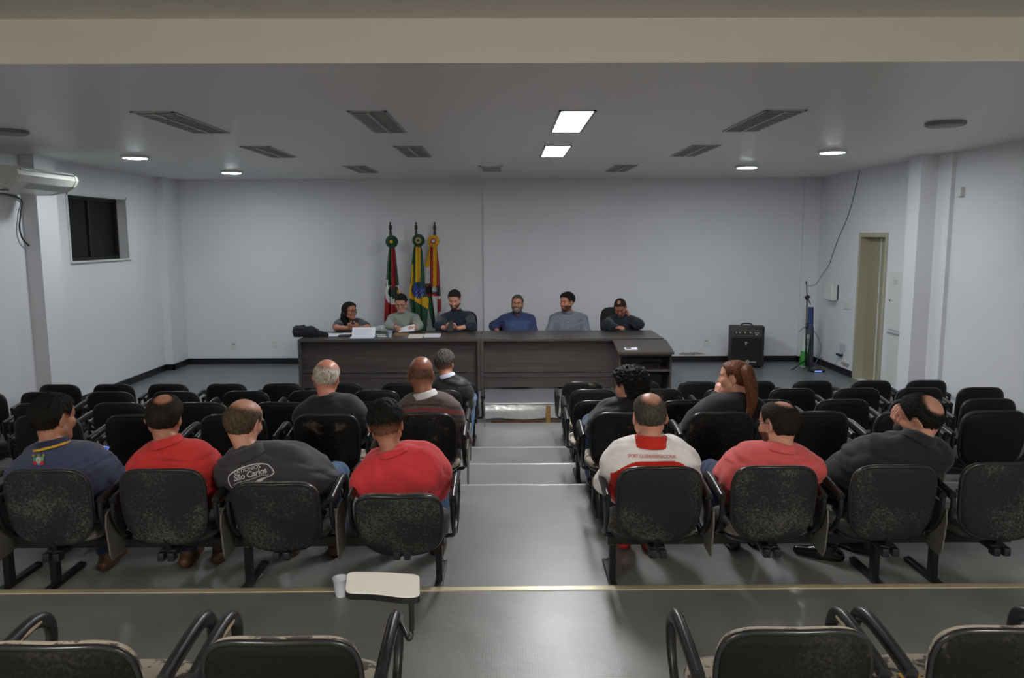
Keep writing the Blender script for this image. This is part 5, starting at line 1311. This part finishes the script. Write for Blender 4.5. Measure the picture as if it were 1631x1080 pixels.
ax = bt_-bb; L_ = ax.length; Mr = ax.to_track_quat('Z', 'Y').to_matrix().to_4x4()
bm = BM(); lathe(bm, [(.0001, 0), (.055, 0), (.055, L_*.66), (.0001, L_*.66)], 20, Mr); obj('grey_sleeve', bm, mat('tube_grey', srgb(64, 68, 82), .5), t, smooth=True, auto=40)
bm = BM(); lathe(bm, [(.0001, L_*.66), (.046, L_*.66), (.042, L_), (.0001, L_)], 20, Mr); obj('blue_sleeve', bm, mat('tube_blue', srgb(46, 66, 112), .5), t, smooth=True, auto=40)
q = PZ(1300, 592, 0)
t = thing('wifi_router', 'small black router with antennas on the floor by the tubes', 'router', (q.x, q.y, 0))
bm = BM(); box(bm, (-.11, -.07, .004), (.11, .07, .035), bev=.008); obj('case', bm, M_BLK, t)
bm = BM(); box(bm, (-.05, -.0715, .01), (.06, -.0701, .026)); obj('light_strip', bm, mat('router_led', srgb(120, 150, 235), .3, emit=srgb(120, 150, 235), estr=.8), t)
for sx in (-.08, .1): bm = BM(); tube(bm, [(sx, .075, .02), (sx, .08, .21)], .007, 8); obj('antenna', bm, M_BLK, t)
# cables
def cable(pts, r, m, name, label, n=8):
    pts = catmull(pts, n); c = pts[0].copy(); bm = BM(); tube(bm, [p-c for p in pts], r, 6); o = tag(obj(name, bm, m, smooth=True), label, 'cable'); o.location = c; return o
M_CBL = mat('cable_blue_grey', srgb(88, 96, 140), .5)
xw = XR-.008
cable([PX(1369, 272, xw), PX(1362, 303, xw), PX(1350, 345, xw), PX(1332, 388, xw), PX(1320, 422, XR-.02), PX(1312, 434, XR-.05), P(1299, 453, 12.35), p3-V((0, .01, .06))], .005, M_CBL, 'wall_cable', 'thin blue-grey cable running from the ceiling to the microphone stand')
cable([p1+V((-.01, -.012, .0)), p1+V((-.13, -.02, -.10)), p1+V((-.02, -.03, -.02)), p1+V((.14, .02, -.12)), p1+V((.24, .0, -.38)), p1+V((.15, .0, -.62)), q+V((-.02, .09, .02))], .005, M_CBL, 'loose_cable', 'blue cable looping from the microphone stand down to the router')
# ---------------------------------------------------------------- wall fittings
def wallbox(px0, px1, py0, py1, dep, name, label, cat, m, x=XR, side=-1, group=None, bev=.006):
    a = PX(px0, (py0+py1)/2, x); b = PX(px1, (py0+py1)/2, x); zt_ = PX((px0+px1)/2, py0, x).z; zb_ = PX((px0+px1)/2, py1, x).z
    yy0, yy1 = sorted((a.y, b.y))
    t = thing(name, label, cat, (x, (yy0+yy1)/2, zb_), 0, group)
    bm = BM(); lo = (min(0, side*dep), -(yy1-yy0)/2, 0); hi = (max(0, side*dep), (yy1-yy0)/2, zt_-zb_); box(bm, lo, hi, bev=min(bev, dep*.4)); obj('body', bm, m, t)
    return t, yy1-yy0, zt_-zb_
M_OFFW = mat('off_white_plastic', srgb(208, 210, 208), .35)
t, w_, h_ = wallbox(1322, 1335.5, 452, 478, .11, 'paper_towel_dispenser', 'white dispenser on the right wall left of the door', 'dispenser', M_OFFW, bev=.02)
bm = BM(); box(bm, (-.02, -w_/2-.004, .01), (-.0, -w_/2+.0, h_-.01)); obj('dark_edge', bm, M_BLK, t)
for k in range(3): wallbox(1343.5+k*4.4, 1347.4+k*4.4, 480.5, 493, .012, 'wall_switch', 'white wall switch plate left of the door, %s of three' % ('farthest', 'middle', 'nearest')[k], 'switch', M_OFFW, group='switch plates')
t, w_, h_ = wallbox(1338, 1348.5, 546, 560, .012, 'wall_notice', 'small white notice above the plugged adapter', 'notice', mat('notice_paper', srgb(205, 205, 215), .6))
bm = BM()
for k in range(4): box(bm, (-.0135, -w_/2+.02, h_*.2+k*h_*.16), (-.0121, w_/2-.02, h_*.2+k*h_*.16+.008))
obj('print_lines', bm, M_PRINT, t)
t, w_, h_ = wallbox(1336, 1343, 563.5, 567, .05, 'power_adapter', 'black power adapter plugged in below the notice', 'adapter', M_BLK)
a = PX(1336, 567, XR-.012); cable([a, PX(1332, 575, XR-.02), PX(1327, 586, XR-.012)], .004, M_OFFW, 'adapter_cord', 'thin white cord hanging from the black adapter')
t, w_, h_ = wallbox(1416.5, 1438, 432, 527, .018, 'electrical_panel', 'flush white electrical panel right of the door', 'electrical panel', M_OFFW)
bm = BM(); 
for k in range(4): box(bm, (-.0195, -.05, h_*.78+k*.018), (-.0181, .05, h_*.78+k*.018+.006))
obj('vent_slots', bm, mat('slot_grey', srgb(150, 152, 152), .6), t)
bm = BM(); lathe(bm, [(.012, 0), (.012, .008), (.0001, .009)], 12, Matrix.Translation((-.018, w_/2-.05, h_*.5)) @ Matrix.Rotation(R(-90), 4, 'Y')); obj('lock', bm, M_BLK, t)
t, w_, h_ = wallbox(1412, 1432, 532, 640, .02, 'access_panel', 'tall white access panel below the electrical panel', 'access panel', M_OFFW)
bm = BM(); box(bm, (-.03, -w_/2, h_+.0), (0, w_/2, h_+.02)); obj('cap_strip', bm, mat('strip_grey', srgb(150, 152, 156), .5), t)
wallbox(1529, 1537, 298, 313, .05, 'motion_sensor', 'small white motion sensor high on the right wall', 'sensor', M_OFFW)
def backplate(px, py, w_, h_, name, label, cat, hole=True):
    q = P(px, py, YB); t = thing(name, label, cat, (q.x, YB, q.z-h_/2), 0, 'back wall sockets')
    bm = BM(); box(bm, (-w_/2, -.011, 0), (w_/2, 0, h_), bev=.003); obj('plate', bm, M_OFFW, t)
    if hole:
        bm = BM(); box(bm, (-.018, -.0135, h_*.60), (.018, -.011, h_*.72)); obj('insert', bm, mat('socket_grey', srgb(120, 122, 124), .5), t)
backplate(372.3, 549.5, .075, .115, 'wall_socket', 'white wall socket on the back wall, left one of the two beside the desk', 'socket')
backplate(437.5, 548.5, .075, .115, 'wall_socket', 'white blank socket plate on the back wall nearest the desk', 'socket', False)
backplate(1125, 545, .075, .115, 'wall_socket', 'white wall socket on the back wall left of the amplifier', 'socket')
t, _, _ = wallbox(256, 259.5, 555, 566, .012, 'wall_socket', 'white socket low on the left wall near the corner', 'socket', M_OFFW, XL, 1)
# peeled plaster low on the walls
def peel(c, u, v, n, seed, w_, h_, name):
    r = random.Random(seed); pts = [(w_*.5*math.cos(a)*(1+.35*r.uniform(-1, 1)), h_*.5*math.sin(a)*(1+.4*r.uniform(-1, 1))) for a in [2*math.pi*k/22 for k in range(22)]]
    bm = BM(); M = Matrix((u, v, n)).transposed().to_4x4(); M.translation = c
    prism(bm, pts, -.004, .002, M); struct(name, bm, mat('bare_plaster', srgb(150, 148, 142), .95, var=.35, vscale=25, bump=.6, bscale=60))
q = P(1102, 568, YB); peel(V((q.x, YB, .135)), V((1, 0, 0)), V((0, 0, 1)), V((0, -1, 0)), 3, .42, .05, 'trim_6')
q = PX(1346, 580, XR); peel(V((XR, q.y, .16)), V((0, -1, 0)), V((0, 0, 1)), V((-1, 0, 0)), 5, .26, .06, 'trim_7')
q = PX(1339, 576, XR); peel(V((XR, q.y-.05, .30)), V((0, -1, 0)), V((0, 0, 1)), V((-1, 0, 0)), 9, .07, .05, 'trim_8')
# ---------------------------------------------------------------- air conditioner
xf, yn, yf = -4.74, 7.78, 8.86
t = thing('air_conditioner', 'white air conditioner mounted high on the left wall', 'air conditioner', (XL, (yn+yf)/2, 2.56))
prof = [(0, .02), (0, .24), (.40, .245), (.60, .235), (.665, .20), (.68, .15), (.64, .085), (.54, .03), (.38, .0), (.1, .0)]
hl = (yf-yn)/2
Mx = Matrix(((1, 0, 0, 0), (0, 0, 1, 0), (0, 1, 0, 0), (0, 0, 0, 1)))
M_AC = mat('ac_white', srgb(206, 208, 200), .35)
bm = BM(); prism(bm, prof, -hl+.05, hl-.05, Mx); obj('casing', bm, M_AC, t)
for s in (-1, 1):
    bm = BM(); a, b = sorted((s*hl, s*(hl-.05))); prism(bm, [(x*1.01, z-.002+(z-.12)*.02) for x, z in prof], a, b, Mx); obj('end_cap', bm, mat('ac_cap', srgb(196, 196, 186), .4), t)
bm = BM(); box(bm, (.662, -hl+.06, .198), (.678, hl-.06, .208)); obj('front_groove', bm, M_BLK, t)
bm = BM(); Mv = Matrix.Translation((.592, 0, .055)) @ Matrix.Rotation(R(-35), 4, 'Y'); box(bm, (-.045, -hl+.28, -.004), (.045, hl-.1, .004), Mv); obj('outlet_flap', bm, mat('ac_flap', srgb(170, 172, 170), .4), t)
bm = BM(); box(bm, (.42, -hl+.1, -.002), (.48, -hl+.17, .012)); obj('display', bm, mat('ac_display', srgb(110, 115, 125), .3), t)
q = PX(45, 389, XL)
t2 = thing('junction_box', 'small cream junction box on the left wall under the air conditioner', 'junction box', (XL, q.y, q.z)); bm = BM(); box(bm, (0, -.05, -.05), (.05, .05, .05), bev=.006); obj('body', bm, mat('cream_plastic', srgb(190, 186, 160), .5), t2)
cable([V((XL+.2, yn+.25, 2.56)), PX(31, 316, XL+.03), PX(33, 340, XL+.03), PX(31, 362, XL+.03), PX(37, 382, XL+.04), V((XL+.045, q.y, q.z-.045))], .009, M_BLK, 'ac_cable', 'black cable hanging from the air conditioner to the junction box')
t3 = thing('cable_conduit', 'pale cable conduit running down the left wall beside the pilaster', 'conduit', (XL, q.y, Z0)); bm = BM(); box(bm, (0, -.02, 0), (.022, .02, q.z-.05-Z0), bev=.003); obj('channel', bm, mat('conduit_cream', srgb(178, 178, 160), .5), t3)
# ---------------------------------------------------------------- foil wrapped stage front
M_FOIL = mat('silver_foil', srgb(214, 214, 212), .34, .6, bump=.9, bscale=9, spec=.5)
f0, f1 = XAT(770, Y_STAGE, -.1), XAT(893, Y_STAGE, -.1)
bm = BM(); n, m = 44, 12; rr = random.Random(4); g_ = []
for j in range(m+1):
    row = []
    for i in range(n+1):
        u, v = i/n, j/m; row.append(bm.verts.new((f0+(f1-f0)*u, Y_STAGE-.012-.03*math.sin(math.pi*v)**2*(.5+.5*math.sin(3*u+1))+.005*rr.uniform(-1, 1), -.005-.20*v+.012*v*math.sin(u*9))))
    g_.append(row)
for j in range(m):
    for i in range(n): bm.faces.new((g_[j][i], g_[j+1][i], g_[j+1][i+1], g_[j][i+1]))
o = struct('trim_9', bm, M_FOIL, smooth=True); md = o.modifiers.new('thick', 'SOLIDIFY'); md.thickness = .006
bm = BM(); box(bm, (f0, Y_STAGE-.03, -.012), (f1, Y_STAGE+.005, .004), bev=.003); struct('trim_10', bm, M_ALU)
bx_ = XAT(873, Y_STAGE-.05, -.1)
M_RUST = mat('brown_board', srgb(128, 100, 52), .8, var=.4, vscale=30, bump=.5, bscale=50)
bm = BM(); box(bm, (bx_-.028, Y_STAGE-.06, Z0), (bx_+.028, Y_STAGE-.045, -.03)); t = tag(obj('wood_lath', bm, M_RUST), 'short brown wooden lath standing against the silver foil', 'lath')
bm = BM(); box(bm, (f0+.1, Y_STAGE-.035, Z0), (f1, Y_STAGE-.005, Z0+.032)); struct('trim_11', bm, mat('worn_brown_base', srgb(78, 56, 40), .8, var=.5, vscale=12))
# ---------------------------------------------------------------- cup and scrap on the floor
q = PZ(543, 949, Z4); cup(q.x, q.y, Z4, 1.05, mat('cup_white', srgb(222, 226, 238), .35), 'plastic_cup', 'white plastic cup on the floor beside the raised tablet')
q = PZ(406, 921, Z3); bm = BM(); prism(bm, [(-.025, -.02), (.02, -.03), (.03, .05), (-.01, .04)], 0, .003); t = tag(obj('paper_scrap', bm, M_PAPER), 'scrap of white paper on the floor under the lettered jacket man', 'paper scrap'); t.location = (q.x, q.y, Z3+.0005)
q = PZ(1450, 1077, Z4+.40)
bm = BM(); prism(bm, [(-.03, -.03), (.035, -.025), (.03, .03), (-.035, .02)], 0, .003); t = tag(obj('yellow_note', bm, mat('yellow_paper', srgb(224, 176, 70), .7)), 'small yellow note on the seat at the bottom right', 'note'); t.location = (q.x, q.y, Z4+.396)
# ---------------------------------------------------------------- lettering on clothing
def drape(info, name, verts, faces, px, py, yy, ang, m, off=.007, lift=0.0):
    vt, qt = info['topm']; bvh = BVHTree.FromPolygons([tuple(v) for v in vt], [tuple(int(i) for i in f) for f in qt])
    c = P(px, py, yy); ca, sa = math.cos(R(ang)), math.sin(R(ang)); bm = BM(); vv = []
    for v in verts:
        x, z = c.x+v[0]*ca-v[1]*sa, c.z+v[0]*sa+v[1]*ca
        dr = (V((x, yy, z))-V((0, 0, CAMZ))).normalized(); h, nn_, _, _ = bvh.ray_cast(V((0, 0, CAMZ)), dr)
        if h is None: h = V((x, yy, z)); nn_ = V((0, -1, 0))
        vv.append(bm.verts.new(h-dr*off-info['base']))
    for f in faces:
        try: bm.faces.new([vv[i] for i in f])
        except ValueError: pass
    me = bpy.data.meshes.new(name); bm.to_mesh(me); bm.free()
    return new_obj(name, me, m, info['obj'])
def poly_fan(pts): n = len(pts); return [(sum(p[0] for p in pts)/n, sum(p[1] for p in pts)/n)]+list(pts), [(0, i+1, (i+1) % n+1) for i in range(n)]
def stroke(pts, w_, closed=False):
    vs, fs = [], []; n = len(pts)
    for i, p in enumerate(pts):
        a = pts[i-1] if (closed or i > 0) else p; b = pts[(i+1) % n] if (closed or i < n-1) else p
        d = Vector((b[0]-a[0], b[1]-a[1])).normalized(); nn = Vector((-d.y, d.x))*w_/2
        vs += [(p[0]+nn.x, p[1]+nn.y), (p[0]-nn.x, p[1]-nn.y)]
    for i in range(n if closed else n-1): j = (i+1) % n; fs.append((2*i, 2*i+1, 2*j+1, 2*j))
    return vs, fs
SC = 1/300.0                               # metres per pixel on the backs of that row
M_LET = mat('print_pale', srgb(205, 200, 200), .8)
ys_ = 4.0
vs, fs = text_mesh('LATIC\u00cdNIOS', 8.2*SC, .0002, .05); drape(p_sc, 'lettering', vs, fs, 393.5, 748, ys_, 15, M_LET)
vs, fs = text_mesh('S\u00e3o Carlos', 13.5*SC, .0009, .2, .92); drape(p_sc, 'lettering', vs, fs, 398, 756, ys_, 15, M_LET)
def pix(lst, cx, cy): return [((x-cx)*SC, (cy-y)*SC) for x, y in lst]
zx, zy = 340, 725; k_ = 110/1631.0
ol = [(370, 480), (355, 560), (365, 660), (400, 740), (440, 770), (500, 762), (600, 770), (720, 750), (880, 715), (1000, 675), (1120, 600), (1260, 520), (1370, 470), (1420, 410), (1390, 330), (1330, 260), (1270, 215), (1120, 200), (960, 215), (800, 255), (640, 310), (500, 385), (420, 440)]
ol = [(zx+x*k_, zy+y*k_) for x, y in ol]
ols = [(p.x, p.y) for p in catmull([V((x, y, 0)) for x, y in ol+[ol[0]]], 5)][:-1]
vs, fs = stroke(pix(ols, 395, 757), .0062, True); drape(p_sc, 'logo_outline', vs, fs, 395, 757, ys_, 0, M_LET)
u1 = [(zx+x*k_, zy+y*k_) for x, y in ((465, 715), (560, 660), (700, 620), (860, 580), (1000, 530), (1130, 480), (1300, 460))]
vs, fs = stroke(pix([(p.x, p.y) for p in catmull([V((x, y, 0)) for x, y in u1], 5)], 395, 757), .0032); drape(p_sc, 'logo_line', vs, fs, 395, 757, ys_, 0, M_LET)
for q1 in (((500, 765), (620, 700), (740, 682), (885, 690), (880, 715), (740, 745), (610, 772)), ((885, 710), (930, 650), (1050, 580), (1180, 530), (1265, 518), (1200, 565), (1080, 640), (960, 695))):
    vs, fs = poly_fan(pix([(zx+x*k_, zy+y*k_) for x, y in q1], 395, 757)); drape(p_sc, 'logo_leaf', vs, fs, 395, 757, ys_, 0, M_LET)
vs, fs = text_mesh('\u00c7\u00c3O', 6*SC, .0002); drape(p_sc, 'lettering', vs, fs, 416, 775, ys_, 14, mat('print_grey', srgb(150, 146, 146), .8))
M_RL = mat('print_red_pale', srgb(215, 120, 118), .8)
vs, fs = text_mesh('SPORT CLUB INTERNACIONAL', 8.6*SC, .0001, 0, .92); wmax = max(abs(v.x) for v in vs); sc2 = (39*SC)/wmax; vs = [V((v.x*sc2, v.y, 0)) for v in vs]
drape(p_int, 'lettering', vs, fs, 1039, 727, 4.0, -1.2, M_RL)
# crest on the blue polo
def circ(r, sx=1, sy=1, n=18): return [(r*sx*math.cos(2*math.pi*k/n), r*sy*math.sin(2*math.pi*k/n)) for k in range(n)]
def sh(pts, dx, dy): return [(x+dx*SC, y+dy*SC) for x, y in pts]
cr = [('crest_flag', sh([(-7*SC, 4*SC), (-7*SC, -3*SC), (0, -3*SC), (0, 4*SC)], -1, 1), mat('crest_green', srgb(60, 140, 90), .8)), ('crest_flag', sh([(0, -3*SC), (0, 4*SC), (8*SC, 5*SC), (7*SC, -3*SC)], 1, 1), mat('crest_green_pale', srgb(110, 175, 115), .8)),
      ('crest_ribbon', sh([(-8*SC, 2*SC), (-9*SC, -4*SC), (-2*SC, -5*SC), (-2*SC, 1*SC)], 0, -3), mat('crest_red', srgb(195, 40, 44), .8)), ('crest_ribbon', sh([(2*SC, 1*SC), (2*SC, -5*SC), (9*SC, -4*SC), (7*SC, 2*SC)], 0, -3), MATS['crest_red']),
      ('crest_disc', sh(circ(4.6*SC, .85, 1.25), 0, 0), mat('crest_pale', srgb(180, 180, 200), .8)), ('crest_mark', sh(circ(2.2*SC, .8, 1.2), 0, -1), mat('crest_olive', srgb(150, 160, 90), .8)),
      ('crest_tip', sh(circ(2*SC), 0, -7), mat('crest_blue', srgb(80, 120, 190), .8)),
      ('crest_leaf', sh(circ(2.2*SC, 1.2, .8), -7, 7.5), mat('crest_gold', srgb(150, 140, 80), .8)), ('crest_leaf', sh(circ(2.2*SC, 1.4, .8), 1, 8), MATS['crest_gold']), ('crest_leaf', sh(circ(2.2*SC, 1.0, .9), 9, 8), MATS['crest_gold'])]
for i, (nm, pts, m) in enumerate(cr):
    vs, fs = poly_fan(pts); drape(p_blue, nm, vs, fs, 61, 733, 4.0, 0, m, .006+.0006*i)
